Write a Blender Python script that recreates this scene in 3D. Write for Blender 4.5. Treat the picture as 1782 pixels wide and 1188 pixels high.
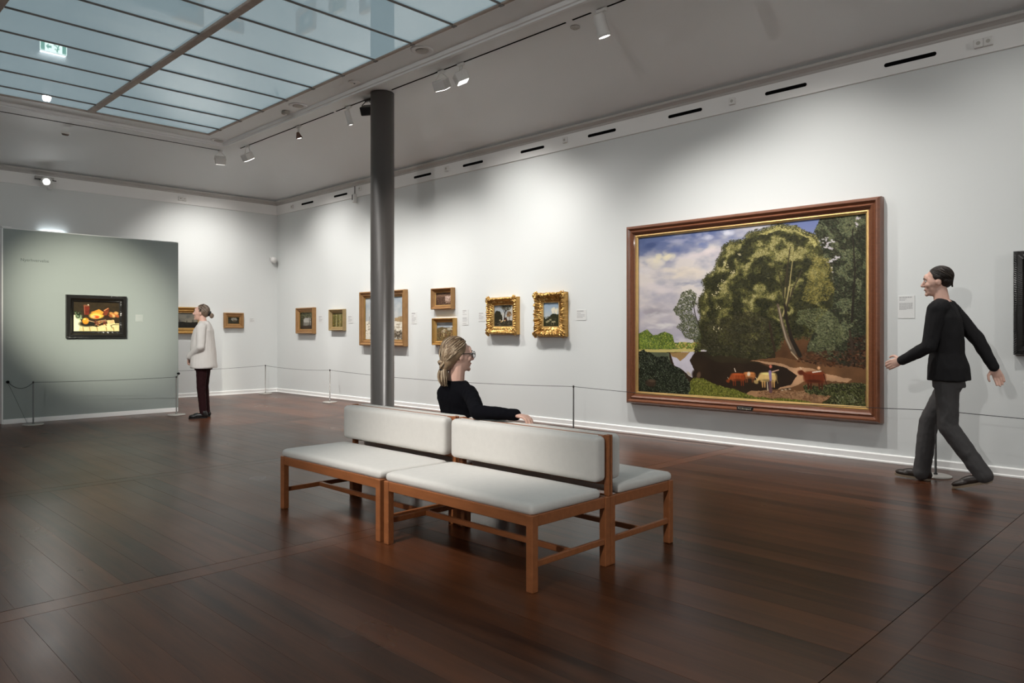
import bpy, bmesh, math, random
import numpy as np
from mathutils import Vector, Matrix, noise

scn = bpy.context.scene
for o in list(bpy.data.objects):
    bpy.data.objects.remove(o)
col = scn.collection
R = math.radians

# ------------------------------------------------------------------ camera, world, exposure
CAM_H = 1.25
cd = bpy.data.cameras.new('camera')
cam = bpy.data.objects.new('camera', cd)
col.objects.link(cam)
cam.location = (0, 0, CAM_H)
cam.rotation_euler = (R(90), 0, R(-45.35))
cd.sensor_width = 36.0
cd.lens = 36.0 * 1285.0 / 1782.0
cd.shift_y = -16.0 / 1782.0
cd.clip_start = 0.05
scn.camera = cam

world = bpy.data.worlds.new('world')
scn.world = world
world.use_nodes = True
world.node_tree.nodes['Background'].inputs[0].default_value = (0.5, 0.6, 0.7, 1)
world.node_tree.nodes['Background'].inputs[1].default_value = 0.05

vs = scn.view_settings
vs.view_transform = 'Standard'
vs.look = 'None'
vs.gamma = 1.0
vs.use_curve_mapping = False
vs.exposure = 0.14
scn.cycles.use_denoising = True
scn.cycles.max_bounces = 8
scn.cycles.diffuse_bounces = 4
scn.cycles.sample_clamp_indirect = 4.0

# room: right wall x = XR, back wall y = YB (floor z = 0)
XR, YB, XL, YF = 7.58, 14.43, -4.32, -8.0
GLASS_Z = 4.465
SKY_E = 0.25         # daylight coming through the frosted laylight
SP = 1.0              # common factor for the track lamps


def spot(name, loc, target, power, angle, blend=0.8, color=(1, 0.965, 0.92), rad=0.035, parent=None):
    ld = bpy.data.lights.new(name, 'SPOT')
    ld.energy = power * SP
    ld.spot_size = R(angle)
    ld.spot_blend = blend
    ld.color = color
    ld.shadow_soft_size = rad
    o = bpy.data.objects.new(name, ld)
    col.objects.link(o)
    o.location = loc
    d = Vector(target) - Vector(loc)
    o.rotation_euler = d.to_track_quat('-Z', 'Y').to_euler()
    return o


# ------------------------------------------------------------------ helpers
def tag(o, label=None, cat=None, group=None, kind=None):
    if label: o['label'] = label
    if cat: o['category'] = cat
    if group: o['group'] = group
    if kind: o['kind'] = kind
    return o


def empty(name, loc=(0, 0, 0), rz=0.0):
    o = bpy.data.objects.new(name, None)
    o.empty_display_size = 0.1
    col.objects.link(o)
    o.location = loc
    o.rotation_euler = (0, 0, rz)
    return o


def link_mesh(name, me, mats=None, parent=None, loc=None, rot=None):
    o = bpy.data.objects.new(name, me)
    col.objects.link(o)
    if mats is not None:
        if not isinstance(mats, (list, tuple)):
            mats = [mats]
        if len(me.materials) == 0:
            for m in mats:
                me.materials.append(m)
    if parent is not None:
        o.parent = parent
    if loc is not None:
        o.location = loc
    if rot is not None:
        o.rotation_euler = rot
    return o


def basis(d):
    d = Vector(d).normalized()
    a = Vector((0, 0, 1)) if abs(d.z) < 0.9 else Vector((1, 0, 0))
    u = d.cross(a).normalized()
    w = d.cross(u).normalized()
    return d, u, w


class MB:
    def __init__(self):
        self.v = []
        self.f = []
        self.mi = []

    def add(self, vs_, fs_, mi=0):
        n = len(self.v)
        self.v += [tuple(p) for p in vs_]
        self.f += [tuple(i + n for i in f) for f in fs_]
        self.mi += [mi] * len(fs_)
        return self

    def box(self, x0, x1, y0, y1, z0, z1, mi=0):
        v = [(x0, y0, z0), (x1, y0, z0), (x1, y1, z0), (x0, y1, z0), (x0, y0, z1), (x1, y0, z1), (x1, y1, z1), (x0, y1, z1)]
        f = [(0, 3, 2, 1), (4, 5, 6, 7), (0, 1, 5, 4), (1, 2, 6, 5), (2, 3, 7, 6), (3, 0, 4, 7)]
        return self.add(v, f, mi)

    def bbox(self, x0, x1, y0, y1, z0, z1, b=0.003, mi=0):
        """box with chamfered edges"""
        b = min(b, (x1 - x0) * .45, (y1 - y0) * .45, (z1 - z0) * .45)
        v = []
        idx = {}
        X = (x0, x1); Y = (y0, y1); Z = (z0, z1)
        s = (1, -1)
        for i in (0, 1):
            for j in (0, 1):
                for k in (0, 1):
                    for ax in range(3):
                        p = [X[i], Y[j], Z[k]]
                        q = (i, j, k)
                        for a2 in range(3):
                            if a2 != ax:
                                p[a2] += b * s[q[a2]]
                        idx[(i, j, k, ax)] = len(v)
                        v.append(tuple(p))
        f = []
        I = idx
        f.append([I[(0, a, c, 0)] for a, c in ((0, 0), (0, 1), (1, 1), (1, 0))])
        f.append([I[(1, a, c, 0)] for a, c in ((0, 0), (1, 0), (1, 1), (0, 1))])
        f.append([I[(a, 0, c, 1)] for a, c in ((0, 0), (1, 0), (1, 1), (0, 1))])
        f.append([I[(a, 1, c, 1)] for a, c in ((0, 0), (0, 1), (1, 1), (1, 0))])
        f.append([I[(a, c, 0, 2)] for a, c in ((0, 0), (0, 1), (1, 1), (1, 0))])
        f.append([I[(a, c, 1, 2)] for a, c in ((0, 0), (1, 0), (1, 1), (0, 1))])
        for a in (0, 1):
            for c in (0, 1):
                f.append([I[(0, a, c, 1)], I[(1, a, c, 1)], I[(1, a, c, 2)], I[(0, a, c, 2)]])
                f.append([I[(a, 0, c, 0)], I[(a, 1, c, 0)], I[(a, 1, c, 2)], I[(a, 0, c, 2)]])
                f.append([I[(a, c, 0, 0)], I[(a, c, 1, 0)], I[(a, c, 1, 1)], I[(a, c, 0, 1)]])
                for d in (0, 1):
                    f.append([I[(a, c, d, 0)], I[(a, c, d, 1)], I[(a, c, d, 2)]])
        return self.add(v, f, mi)

    def cyl(self, p0, p1, r0, r1=None, n=16, mi=0, caps=True):
        r1 = r0 if r1 is None else r1
        p0 = Vector(p0); p1 = Vector(p1)
        d, u, w = basis(p1 - p0)
        v = []
        for p, r in ((p0, r0), (p1, r1)):
            for i in range(n):
                a = 2 * math.pi * i / n
                v.append(p + (u * math.cos(a) + w * math.sin(a)) * r)
        f = [(i, (i + 1) % n, n + (i + 1) % n, n + i) for i in range(n)]
        if caps:
            f += [tuple(range(n))[::-1], tuple(range(n, 2 * n))]
        return self.add(v, f, mi)

    def tube(self, pts, rad, n=6, mi=0):
        pts = [Vector(p) for p in pts]
        m = len(pts)
        rads = rad if isinstance(rad, (list, tuple)) else [rad] * m
        v = []
        d0, u, w = basis(pts[1] - pts[0])
        for i in range(m):
            t = (pts[min(i + 1, m - 1)] - pts[max(i - 1, 0)]).normalized()
            u = (u - t * u.dot(t))
            u = u.normalized() if u.length > 1e-6 else basis(t)[1]
            w = t.cross(u)
            for k in range(n):
                a = 2 * math.pi * k / n
                v.append(pts[i] + (u * math.cos(a) + w * math.sin(a)) * rads[i])
        f = []
        for i in range(m - 1):
            for k in range(n):
                f.append((i * n + k, i * n + (k + 1) % n, (i + 1) * n + (k + 1) % n, (i + 1) * n + k))
        f += [tuple(range(n))[::-1], tuple(range((m - 1) * n, m * n))]
        return self.add(v, f, mi)

    def lathe(self, prof, c=(0, 0, 0), axis=(0, 0, 1), n=20, mi=0):
        d, u, w = basis(axis)
        c = Vector(c)
        v = []
        for r, h in prof:
            for k in range(n):
                a = 2 * math.pi * k / n
                v.append(c + d * h + (u * math.cos(a) + w * math.sin(a)) * r)
        f = []
        for i in range(len(prof) - 1):
            for k in range(n):
                f.append((i * n + k, i * n + (k + 1) % n, (i + 1) * n + (k + 1) % n, (i + 1) * n + k))
        f += [tuple(range(n))[::-1], tuple(range((len(prof) - 1) * n, len(prof) * n))]
        return self.add(v, f, mi)

    def cap(self, p0, p1, r0, r1=None, n=14, mi=0):
        """tapered capsule"""
        r1 = r0 if r1 is None else r1
        p0 = Vector(p0); p1 = Vector(p1)
        L = (p1 - p0).length
        prof = []
        for k in range(1, 5):
            a = -math.pi / 2 + k * math.pi / 10
            prof.append((r0 * math.cos(a), r0 * math.sin(a)))
        prof.append((r0, 0)); prof.append((r1, L))
        for k in range(1, 5):
            a = k * math.pi / 10
            prof.append((r1 * math.cos(a), L + r1 * math.sin(a)))
        return self.lathe(prof, p0, p1 - p0, n, mi)

    def chain(self, pts, rads, n=14, mi=0):
        for i in range(len(pts) - 1):
            self.cap(pts[i], pts[i + 1], rads[i], rads[i + 1], n, mi)
        return self

    def ell(self, c, r, M=None, n=18, mi=0):
        c = Vector(c)
        v = []; f = []
        m = n // 2
        for i in range(1, m):
            th = math.pi * i / m
            for k in range(n):
                a = 2 * math.pi * k / n
                p = Vector((r[0] * math.sin(th) * math.cos(a), r[1] * math.sin(th) * math.sin(a), r[2] * math.cos(th)))
                if M is not None: p = M @ p
                v.append(c + p)
        tp = Vector((0, 0, r[2])); bt = Vector((0, 0, -r[2]))
        if M is not None: tp = M @ tp; bt = M @ bt
        v.append(c + tp); v.append(c + bt)
        T = len(v) - 2; B = len(v) - 1
        for i in range(m - 2):
            for k in range(n):
                f.append((i * n + k, (i + 1) * n + k, (i + 1) * n + (k + 1) % n, i * n + (k + 1) % n))
        for k in range(n):
            f.append((T, k, (k + 1) % n))
            f.append((B, (m - 2) * n + (k + 1) % n, (m - 2) * n + k))
        return self.add(v, f, mi)

    def loft(self, rings, n=24, mi=0):
        """rings: (centre, half width, half depth, yaw)"""
        v = []
        for rg in rings:
            c = Vector(rg[0]); yaw = rg[3] if len(rg) > 3 else 0.0
            pw = rg[4] if len(rg) > 4 else 0.85
            for k in range(n):
                a = 2 * math.pi * k / n
                ca, sa = math.cos(a), math.sin(a)
                x = rg[1] * math.copysign(abs(ca) ** pw, ca)
                y = rg[2] * math.copysign(abs(sa) ** pw, sa)
                v.append((c.x + x * math.cos(yaw) - y * math.sin(yaw), c.y + x * math.sin(yaw) + y * math.cos(yaw), c.z))
        f = []
        for i in range(len(rings) - 1):
            for k in range(n):
                f.append((i * n + k, i * n + (k + 1) % n, (i + 1) * n + (k + 1) % n, (i + 1) * n + k))
        f += [tuple(range(n))[::-1], tuple(range((len(rings) - 1) * n, len(rings) * n))]
        return self.add(v, f, mi)

    def mesh(self, name, smooth=False):
        me = bpy.data.meshes.new(name)
        me.from_pydata([tuple(p) for p in self.v], [], self.f)
        if any(self.mi):
            me.polygons.foreach_set('material_index', self.mi)
        if smooth:
            me.polygons.foreach_set('use_smooth', [True] * len(me.polygons))
        bm = bmesh.new(); bm.from_mesh(me)
        bmesh.ops.recalc_face_normals(bm, faces=bm.faces)
        bm.to_mesh(me); bm.free()
        me.update()
        return me

    def build(self, name, mats, parent=None, smooth=False, loc=None, rot=None):
        return link_mesh(name, self.mesh(name, smooth), mats, parent, loc, rot)


def blob(mb, voxel=0.006, smooth=4, wrinkle=0.0, freq=14.0, zs=0.5):
    """one continuous skin around the pieces collected in mb"""
    me0 = mb.mesh('blob')
    o = bpy.data.objects.new('blob', me0)
    col.objects.link(o)
    m = o.modifiers.new('r', 'REMESH'); m.mode = 'VOXEL'; m.voxel_size = voxel; m.use_smooth_shade = True
    if smooth:
        s = o.modifiers.new('s', 'SMOOTH'); s.factor = 0.5; s.iterations = smooth
    dg = bpy.context.evaluated_depsgraph_get()
    me = bpy.data.meshes.new_from_object(o.evaluated_get(dg))
    bpy.data.objects.remove(o)
    bpy.data.meshes.remove(me0)
    if wrinkle:
        n = len(me.vertices)
        co = np.empty(n * 3, 'f'); no = np.empty(n * 3, 'f')
        me.vertices.foreach_get('co', co); me.vertices.foreach_get('normal', no)
        co = co.reshape(-1, 3); no = no.reshape(-1, 3)
        q = co * np.array((freq, freq, freq * zs), 'f')
        w = np.fromiter((noise.noise(Vector(p)) for p in q.tolist()), 'f', n)
        w2 = np.fromiter((noise.noise(Vector(p) * 2.3 + Vector((5, 1, 2))) for p in q.tolist()), 'f', n)
        d = (1 - np.abs(w)) * wrinkle * 0.8 + w2 * wrinkle * 0.4 - wrinkle * 0.5
        co = co + no * d[:, None]
        me.vertices.foreach_set('co', co.reshape(-1))
        me.update()
    me.polygons.foreach_set('use_smooth', [True] * len(me.polygons))
    return me


# ------------------------------------------------------------------ materials
def srgb(r, g, b):
    def c(x):
        x /= 255.0
        return x / 12.92 if x <= 0.04045 else ((x + 0.055) / 1.055) ** 2.4
    return (c(r), c(g), c(b), 1.0)


MATS = {}


def mat(name, color, rough=0.5, metal=0.0, var=0.0, vscale=8.0, bump=0.0, bscale=60.0, stretch=(1, 1, 1), coat=0.0,
        emit=None, estr=0.0, spec=0.5, sheen=0.0, ior=None, trans=0.0):
    if name in MATS:
        return MATS[name]
    m = bpy.data.materials.new(name)
    m.use_nodes = True
    nt = m.node_tree
    p = nt.nodes['Principled BSDF']
    p.inputs['Base Color'].default_value = color
    p.inputs['Roughness'].default_value = rough
    p.inputs['Metallic'].default_value = metal
    p.inputs['Specular IOR Level'].default_value = spec
    p.inputs['Coat Weight'].default_value = coat
    p.inputs['Transmission Weight'].default_value = trans
    if sheen: p.inputs['Sheen Weight'].default_value = sheen
    if ior: p.inputs['IOR'].default_value = ior
    if emit:
        p.inputs['Emission Color'].default_value = emit
        p.inputs['Emission Strength'].default_value = estr
    if var or bump:
        tc = nt.nodes.new('ShaderNodeTexCoord')
        mp = nt.nodes.new('ShaderNodeMapping')
        mp.inputs['Scale'].default_value = stretch
        nt.links.new(tc.outputs['Object'], mp.inputs['Vector'])
        if var:
            nz = nt.nodes.new('ShaderNodeTexNoise')
            nz.inputs['Scale'].default_value = vscale
            nz.inputs['Detail'].default_value = 4
            nt.links.new(mp.outputs[0], nz.inputs['Vector'])
            mx = nt.nodes.new('ShaderNodeMix'); mx.data_type = 'RGBA'
            mx.inputs['A'].default_value = tuple(c * (1 - var) for c in color[:3]) + (1,)
            mx.inputs['B'].default_value = tuple(min(1, c * (1 + var)) for c in color[:3]) + (1,)
            nt.links.new(nz.outputs['Fac'], mx.inputs['Factor'])
            nt.links.new(mx.outputs['Result'], p.inputs['Base Color'])
        if bump:
            nb = nt.nodes.new('ShaderNodeTexNoise')
            nb.inputs['Scale'].default_value = bscale
            nb.inputs['Detail'].default_value = 3
            nt.links.new(mp.outputs[0], nb.inputs['Vector'])
            bp = nt.nodes.new('ShaderNodeBump')
            bp.inputs['Strength'].default_value = bump
            bp.inputs['Distance'].default_value = 0.01
            nt.links.new(nb.outputs['Fac'], bp.inputs['Height'])
            nt.links.new(bp.outputs[0], p.inputs['Normal'])
    MATS[name] = m
    return m


def paint_material():
    m = bpy.data.materials.new('oil_paint')
    m.use_nodes = True
    nt = m.node_tree
    p = nt.nodes['Principled BSDF']
    a = nt.nodes.new('ShaderNodeAttribute'); a.attribute_name = 'paint'
    nt.links.new(a.outputs['Color'], p.inputs['Base Color'])
    p.inputs['Roughness'].default_value = 0.45
    p.inputs['Specular IOR Level'].default_value = 0.25
    return m


M_PAINT = paint_material()


def floor_material(name, use_attr):
    m = bpy.data.materials.new(name)
    m.use_nodes = True
    nt = m.node_tree
    p = nt.nodes['Principled BSDF']
    geo = nt.nodes.new('ShaderNodeNewGeometry')
    if use_attr:
        at = nt.nodes.new('ShaderNodeAttribute'); at.attribute_name = 'tone'
        rnd = at.outputs['Fac']
    else:
        oi = nt.nodes.new('ShaderNodeObjectInfo')
        rnd = oi.outputs['Random']
    # grain runs along the plank: offset the noise per plank
    cmb = nt.nodes.new('ShaderNodeCombineXYZ')
    ml = nt.nodes.new('ShaderNodeMath'); ml.operation = 'MULTIPLY'; ml.inputs[1].default_value = 37.0
    nt.links.new(rnd, ml.inputs[0])
    nt.links.new(ml.outputs[0], cmb.inputs['Z'])
    ad = nt.nodes.new('ShaderNodeVectorMath'); ad.operation = 'ADD'
    nt.links.new(geo.outputs['Position'], ad.inputs[0]); nt.links.new(cmb.outputs[0], ad.inputs[1])
    mp = nt.nodes.new('ShaderNodeMapping'); mp.inputs['Scale'].default_value = (11, 0.8, 1)
    nt.links.new(ad.outputs[0], mp.inputs['Vector'])
    nz = nt.nodes.new('ShaderNodeTexNoise'); nz.inputs['Scale'].default_value = 1.0; nz.inputs['Detail'].default_value = 6
    nz.inputs['Roughness'].default_value = 0.65
    nt.links.new(mp.outputs[0], nz.inputs['Vector'])
    rp = nt.nodes.new('ShaderNodeValToRGB')
    rp.color_ramp.elements[0].position = 0.25; rp.color_ramp.elements[0].color = FLOOR_DARK
    rp.color_ramp.elements[1].position = 0.8; rp.color_ramp.elements[1].color = FLOOR_LIGHT
    av = nt.nodes.new('ShaderNodeMath'); av.operation = 'MULTIPLY_ADD'
    av.inputs[1].default_value = 0.30; av.inputs[2].default_value = -0.10
    nt.links.new(rnd, av.inputs[0])
    av2 = nt.nodes.new('ShaderNodeMath'); av2.operation = 'MULTIPLY_ADD'; av2.inputs[1].default_value = 0.95
    nt.links.new(nz.outputs['Fac'], av2.inputs[0]); nt.links.new(av.outputs[0], av2.inputs[2])
    nt.links.new(av2.outputs[0], rp.inputs['Fac'])
    nt.links.new(rp.outputs[0], p.inputs['Base Color'])
    big = nt.nodes.new('ShaderNodeTexNoise'); big.inputs['Scale'].default_value = 1.4; big.inputs['Detail'].default_value = 3
    nt.links.new(geo.outputs['Position'], big.inputs['Vector'])
    rr = nt.nodes.new('ShaderNodeMapRange')
    rr.inputs['To Min'].default_value = 0.24; rr.inputs['To Max'].default_value = 0.35
    nt.links.new(big.outputs['Fac'], rr.inputs['Value'])
    nt.links.new(rr.outputs[0], p.inputs['Roughness'])
    bp = nt.nodes.new('ShaderNodeBump'); bp.inputs['Strength'].default_value = 0.12; bp.inputs['Distance'].default_value = 0.004
    nt.links.new(nz.outputs['Fac'], bp.inputs['Height']); nt.links.new(bp.outputs[0], p.inputs['Normal'])
    p.inputs['Specular IOR Level'].default_value = 0.30
    return m


FLOOR_DARK = (0.021, 0.0066, 0.0030, 1)
FLOOR_LIGHT = (0.132, 0.0435, 0.0165, 1)
M_PLANK = floor_material('dark_floorboard', False)
M_PLANKS = floor_material('dark_floorboards_joined', True)
M_JOINT = mat('floor_joint', (0.006, 0.003, 0.002, 1), 0.8)
M_WALL = mat('painted_wall', (0.665, 0.685, 0.678, 1), 0.7, var=0.02, vscale=0.6, bump=0.05, bscale=180)
M_CEIL = mat('plaster_ceiling', (0.765, 0.785, 0.79, 1), 0.8, var=0.03, vscale=0.8, bump=0.04, bscale=90)
M_TRIM = mat('white_trim', (0.80, 0.795, 0.78, 1), 0.45, var=0.02, vscale=3)
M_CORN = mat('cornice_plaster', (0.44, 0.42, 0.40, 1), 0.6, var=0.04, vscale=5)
M_BLACK = mat('black_slot', (0.002, 0.002, 0.002, 1), 0.8, spec=0.05)
M_PLASTIC = mat('white_plastic', (0.72, 0.71, 0.69, 1), 0.4)
M_LAMPW = mat('lamp_white_metal', (0.62, 0.61, 0.59, 1), 0.35)
M_LAMPB = mat('lamp_black_metal', (0.008, 0.008, 0.008, 1), 0.4)
M_LENS = mat('lamp_lens', (1, 1, 1, 1), 0.3, emit=(1, 0.97, 0.93, 1), estr=9.0)
M_LENSOFF = mat('lamp_lens_dark', (0.02, 0.02, 0.02, 1), 0.2)
M_COLUMN = mat('column_grey_paint', (0.075, 0.067, 0.062, 1), 0.30, var=0.05, vscale=1.2)
M_GLASS = mat('frosted_laylight_glass', (0.16, 0.20, 0.22, 1), 0.025, emit=(0.60, 0.82, 0.91, 1), estr=SKY_E, spec=0.5, ior=1.5, var=0.05, vscale=1.0)
M_BEAM = mat('laylight_beam_paint', (0.34, 0.275, 0.23, 1), 0.6, var=0.25, vscale=10, bump=0.1)
M_BAR = mat('glazing_bar', (0.13, 0.118, 0.108, 1), 0.5)
M_OAK = mat('bench_teak', (0.33, 0.115, 0.040, 1), 0.42, var=0.30, vscale=5, stretch=(7, 1.4, 7), bump=0.06, bscale=40)
M_CUSH = mat('bench_cream_wool', (0.71, 0.68, 0.635, 1), 0.9, var=0.05, vscale=30, bump=0.25, bscale=420, sheen=0.2)
M_PANEL = mat('sage_panel_paint', (0.255, 0.285, 0.27, 1), 0.75, var=0.02, vscale=1)
M_STEEL = mat('stanchion_steel', (0.20, 0.19, 0.18, 1), 0.35, metal=0.7)
M_STEELD = mat('stanchion_dark', (0.03, 0.028, 0.027, 1), 0.4, metal=0.4)
M_BASE = mat('stanchion_base', (0.42, 0.40, 0.37, 1), 0.4, metal=0.3)
M_CORD = mat('barrier_cord', (0.012, 0.012, 0.012, 1), 0.7)
M_MAHOG = mat('brown_frame_wood', (0.165, 0.058, 0.026, 1), 0.33, var=0.35, vscale=6, stretch=(2, 9, 9), coat=0.3)
M_GOLD = mat('gilding', (0.52, 0.31, 0.10, 1), 0.34, metal=0.85, var=0.25, vscale=12, bump=0.15, bscale=50)
M_GOLDL = mat('pale_gilding', (0.70, 0.47, 0.19, 1), 0.36, metal=0.75, var=0.2, vscale=14, bump=0.12, bscale=60)
M_GOLDB = mat('dull_brown_gilding', (0.37, 0.205, 0.085, 1), 0.4, metal=0.55, var=0.3, vscale=10, bump=0.15, bscale=50)
M_OLIVE = mat('olive_gilding', (0.42, 0.305, 0.15, 1), 0.42, metal=0.6, var=0.2, vscale=12)
M_EBONY = mat('ebony_frame', (0.008, 0.007, 0.006, 1), 0.28, var=0.2, vscale=10)
M_SKIN = mat('skin', (0.70, 0.43, 0.34, 1), 0.5, var=0.08, vscale=18)
M_BLKKNIT = mat('black_knit', (0.0045, 0.0045, 0.0065, 1), 0.95, spec=0.08, bump=0.3, bscale=300)
M_WHITEKNIT = mat('offwhite_knit', (0.66, 0.63, 0.60, 1), 0.9, var=0.03, bump=0.35, bscale=260)
M_WINE = mat('wine_trousers', (0.020, 0.005, 0.006, 1), 0.8, spec=0.15, var=0.3, vscale=6)
M_DARKCLOTH = mat('charcoal_cloth', (0.020, 0.019, 0.020, 1), 0.9, spec=0.15, bump=0.2, bscale=220)
M_GREYCLOTH = mat('dark_grey_denim', (0.060, 0.056, 0.056, 1), 0.85, bump=0.2, bscale=220)
M_BLKSHOE = mat('black_leather', (0.006, 0.005, 0.005, 1), 0.4)
M_BRNSHOE = mat('dark_brown_leather', (0.022, 0.013, 0.009, 1), 0.45)
M_SOLE = mat('tan_sole', (0.25, 0.19, 0.13, 1), 0.6)
HAIR_B = [mat('hair_blond', (0.235, 0.155, 0.088, 1), 0.45, var=0.2, vscale=40),
          mat('hair_blond_light', (0.52, 0.40, 0.27, 1), 0.42),
          mat('hair_blond_dark', (0.115, 0.07, 0.038, 1), 0.5)]
HAIR_G = [mat('hair_greybrown', (0.16, 0.11, 0.075, 1), 0.5, var=0.2, vscale=40),
          mat('hair_grey', (0.32, 0.26, 0.21, 1), 0.5),
          mat('hair_greybrown_dark', (0.08, 0.055, 0.04, 1), 0.5)]
HAIR_D = [mat('hair_dark', (0.016, 0.010, 0.007, 1), 0.5), mat('hair_dark_light', (0.035, 0.022, 0.014, 1), 0.5)]
M_LIP = mat('lips', (0.45, 0.17, 0.14, 1), 0.45)
M_EYEW = mat('eye_white', (0.75, 0.73, 0.70, 1), 0.25)
M_IRIS = mat('iris', (0.03, 0.03, 0.035, 1), 0.2)
M_SPEC = mat('glasses_frame', (0.012, 0.008, 0.006, 1), 0.3)
M_GLENS = mat('glasses_lens', (0.9, 0.92, 0.93, 1), 0.02, trans=1.0, ior=1.1)
M_PAPER = mat('label_card', (0.66, 0.665, 0.655, 1), 0.6)
M_PAPERG = mat('label_card_green', (0.31, 0.34, 0.32, 1), 0.6)
M_INK = mat('label_ink', (0.36, 0.36, 0.36, 1), 0.7)
M_PLATE = mat('nameplate_black', (0.012, 0.011, 0.010, 1), 0.3)
M_PLATETXT = mat('nameplate_gilt', (0.55, 0.50, 0.40, 1), 0.4)
M_LETTER = mat('panel_lettering', (0.085, 0.10, 0.095, 1), 0.7)
M_SPEAKER = mat('speaker_grille', (0.38, 0.36, 0.335, 1), 0.7)
M_SIGN = mat('exit_sign_lit', (0.9, 0.95, 0.92, 1), 0.3, emit=(0.80, 1.0, 0.93, 1), estr=3.5)
M_SIGNG = mat('exit_sign_green', (0.0, 0.25, 0.12, 1), 0.3, emit=(0.0, 0.45, 0.22, 1), estr=1.2)
M_SIGNTOP = mat('exit_sign_top_glow', (0.9, 0.95, 1, 1), 0.3, emit=(0.85, 0.95, 1.0, 1), estr=9.0)
M_DOOR = mat('red_brown_door', (0.13, 0.035, 0.018, 1), 0.4, var=0.3, vscale=5)
M_DOORP = mat('door_cream_panel', (0.62, 0.56, 0.46, 1), 0.5)

# ------------------------------------------------------------------ the room
def ring(name, prof, mats, kind='structure', x0=XL, x1=XR, y0=YF, y1=YB, parent=None, smooth=False):
    """a profile (inset from the walls, height) carried round the room with mitred corners"""
    mb = MB()
    v = []
    for s, z in prof:
        v += [(x0 + s, y0 + s, z), (x1 - s, y0 + s, z), (x1 - s, y1 - s, z), (x0 + s, y1 - s, z)]
    f = []
    for i in range(len(prof) - 1):
        for k in range(4):
            f.append((i * 4 + k, i * 4 + (k + 1) % 4, (i + 1) * 4 + (k + 1) % 4, (i + 1) * 4 + k))
    me = bpy.data.meshes.new(name)
    me.from_pydata(v, [], f)
    o = link_mesh(name, me, mats, parent)
    if kind: o['kind'] = kind
    return o


T = 0.12
floor = MB().box(XL, XR, YF, YB, -0.12, -0.02).build('floor', M_JOINT)
tag(floor, 'dark brown polished wooden floor of long boards', None, None, 'structure')

# floorboards run along y between cross boards
BAND = [-7.61, -4.74, -1.87, 1.00, 3.87, 6.74, 9.61, 12.48]
BW = 0.15
PW = 0.155
rng = random.Random(7)


def plank_mesh(L):
    mb = MB()
    w = PW / 2 - 0.0002
    c = 0.0004
    v = [(-w, 0, -0.02), (w, 0, -0.02), (w, L, -0.02), (-w, L, -0.02),
         (-w, 0, -c), (w, 0, -c), (w, L, -c), (-w, L, -c),
         (-w + c, c, 0), (w - c, c, 0), (w - c, L - c, 0), (-w + c, L - c, 0)]
    f = [(0, 1, 5, 4), (1, 2, 6, 5), (2, 3, 7, 6), (3, 0, 4, 7), (4, 5, 9, 8), (5, 6, 10, 9), (6, 7, 11, 10), (7, 4, 8, 11), (8, 9, 10, 11)]
    return v, f


secs = []
prev = YF
for b in BAND:
    if b - BW / 2 - prev > 0.1:
        secs.append((prev, b - BW / 2))
    prev = b + BW / 2
secs.append((prev, YB))
s45, c45 = math.sin(R(45.35)), math.cos(R(45.35))


def depth_of(x, y):
    return x * s45 + y * c45


cands = []
for (ya, yb) in secs:
    L = yb - ya
    nx = int((XR - XL) / PW)
    for i in range(nx + 1):
        x = XL + (i + 0.5) * PW
        if x + PW / 2 > XR: x = XR - PW / 2
        best = 1e9
        for t in (0, .25, .5, .75, 1):
            y = ya + L * t
            d = depth_of(x, y)
            if d > 1.5:
                u = (x * c45 - y * s45) / d
                if abs(u) < 0.72 and 1.25 / d < 0.50:
                    best = min(best, d)
        cands.append((best, x, ya, L))
cands.sort()
near = [c for c in cands if c[0] < 7.2][:280]
rest = [c for c in cands if c not in near]
pl_cache = {}
for best, x, ya, L in near:
    key = round(L, 3)
    if key not in pl_cache:
        v, f = plank_mesh(L)
        pl_cache[key] = MB().add(v, f).mesh('plank')
        pl_cache[key].materials.append(M_PLANK)
    o = bpy.data.objects.new('plank', pl_cache[key]); col.objects.link(o)
    o.parent = floor
    o.location = (x, ya, rng.uniform(-0.0004, 0.0004))
V = []; Fc = []; tone = []
for best, x, ya, L in rest:
    v, f = plank_mesh(L)
    n = len(V)
    V += [(p[0] + x, p[1] + ya, p[2]) for p in v]
    Fc += [tuple(i + n for i in q) for q in f]
    tone += [rng.random()] * len(v)
me = bpy.data.meshes.new('planks')
me.from_pydata(V, [], Fc)
at = me.attributes.new('tone', 'FLOAT', 'POINT'); at.data.foreach_set('value', tone)
o = link_mesh('distant_planks', me, M_PLANKS, floor)
o['kind'] = 'stuff'
for b in BAND:
    mb = MB()
    mb.bbox(XL, XR, b - BW / 2 + 0.002, b + BW / 2 - 0.002, -0.02, 0.0, 0.002)
    cb = mb.build('cross_board', M_PLANK, floor)

# walls
for nm, bx in (('wall_right', (XR, XR + T, YF - T, YB + T)), ('wall_back', (XL - T, XR, YB, YB + T)),
               ('wall_left', (XL - T, XL, YF - T, YB)), ('wall_front', (XL, XR, YF - T, YF))):
    w = MB().box(bx[0], bx[1], bx[2], bx[3], -0.1, 4.75).build(nm, M_WALL)
    w['kind'] = 'structure'
wall_r = bpy.data.objects['wall_right']
wall_b = bpy.data.objects['wall_back']

# skirting: one run per wall
SK = [(0, 0.0), (0.030, 0.0), (0.030, 0.012), (0.018, 0.020), (0.018, 0.070), (0.012, 0.078), (0, 0.080)]


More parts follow.
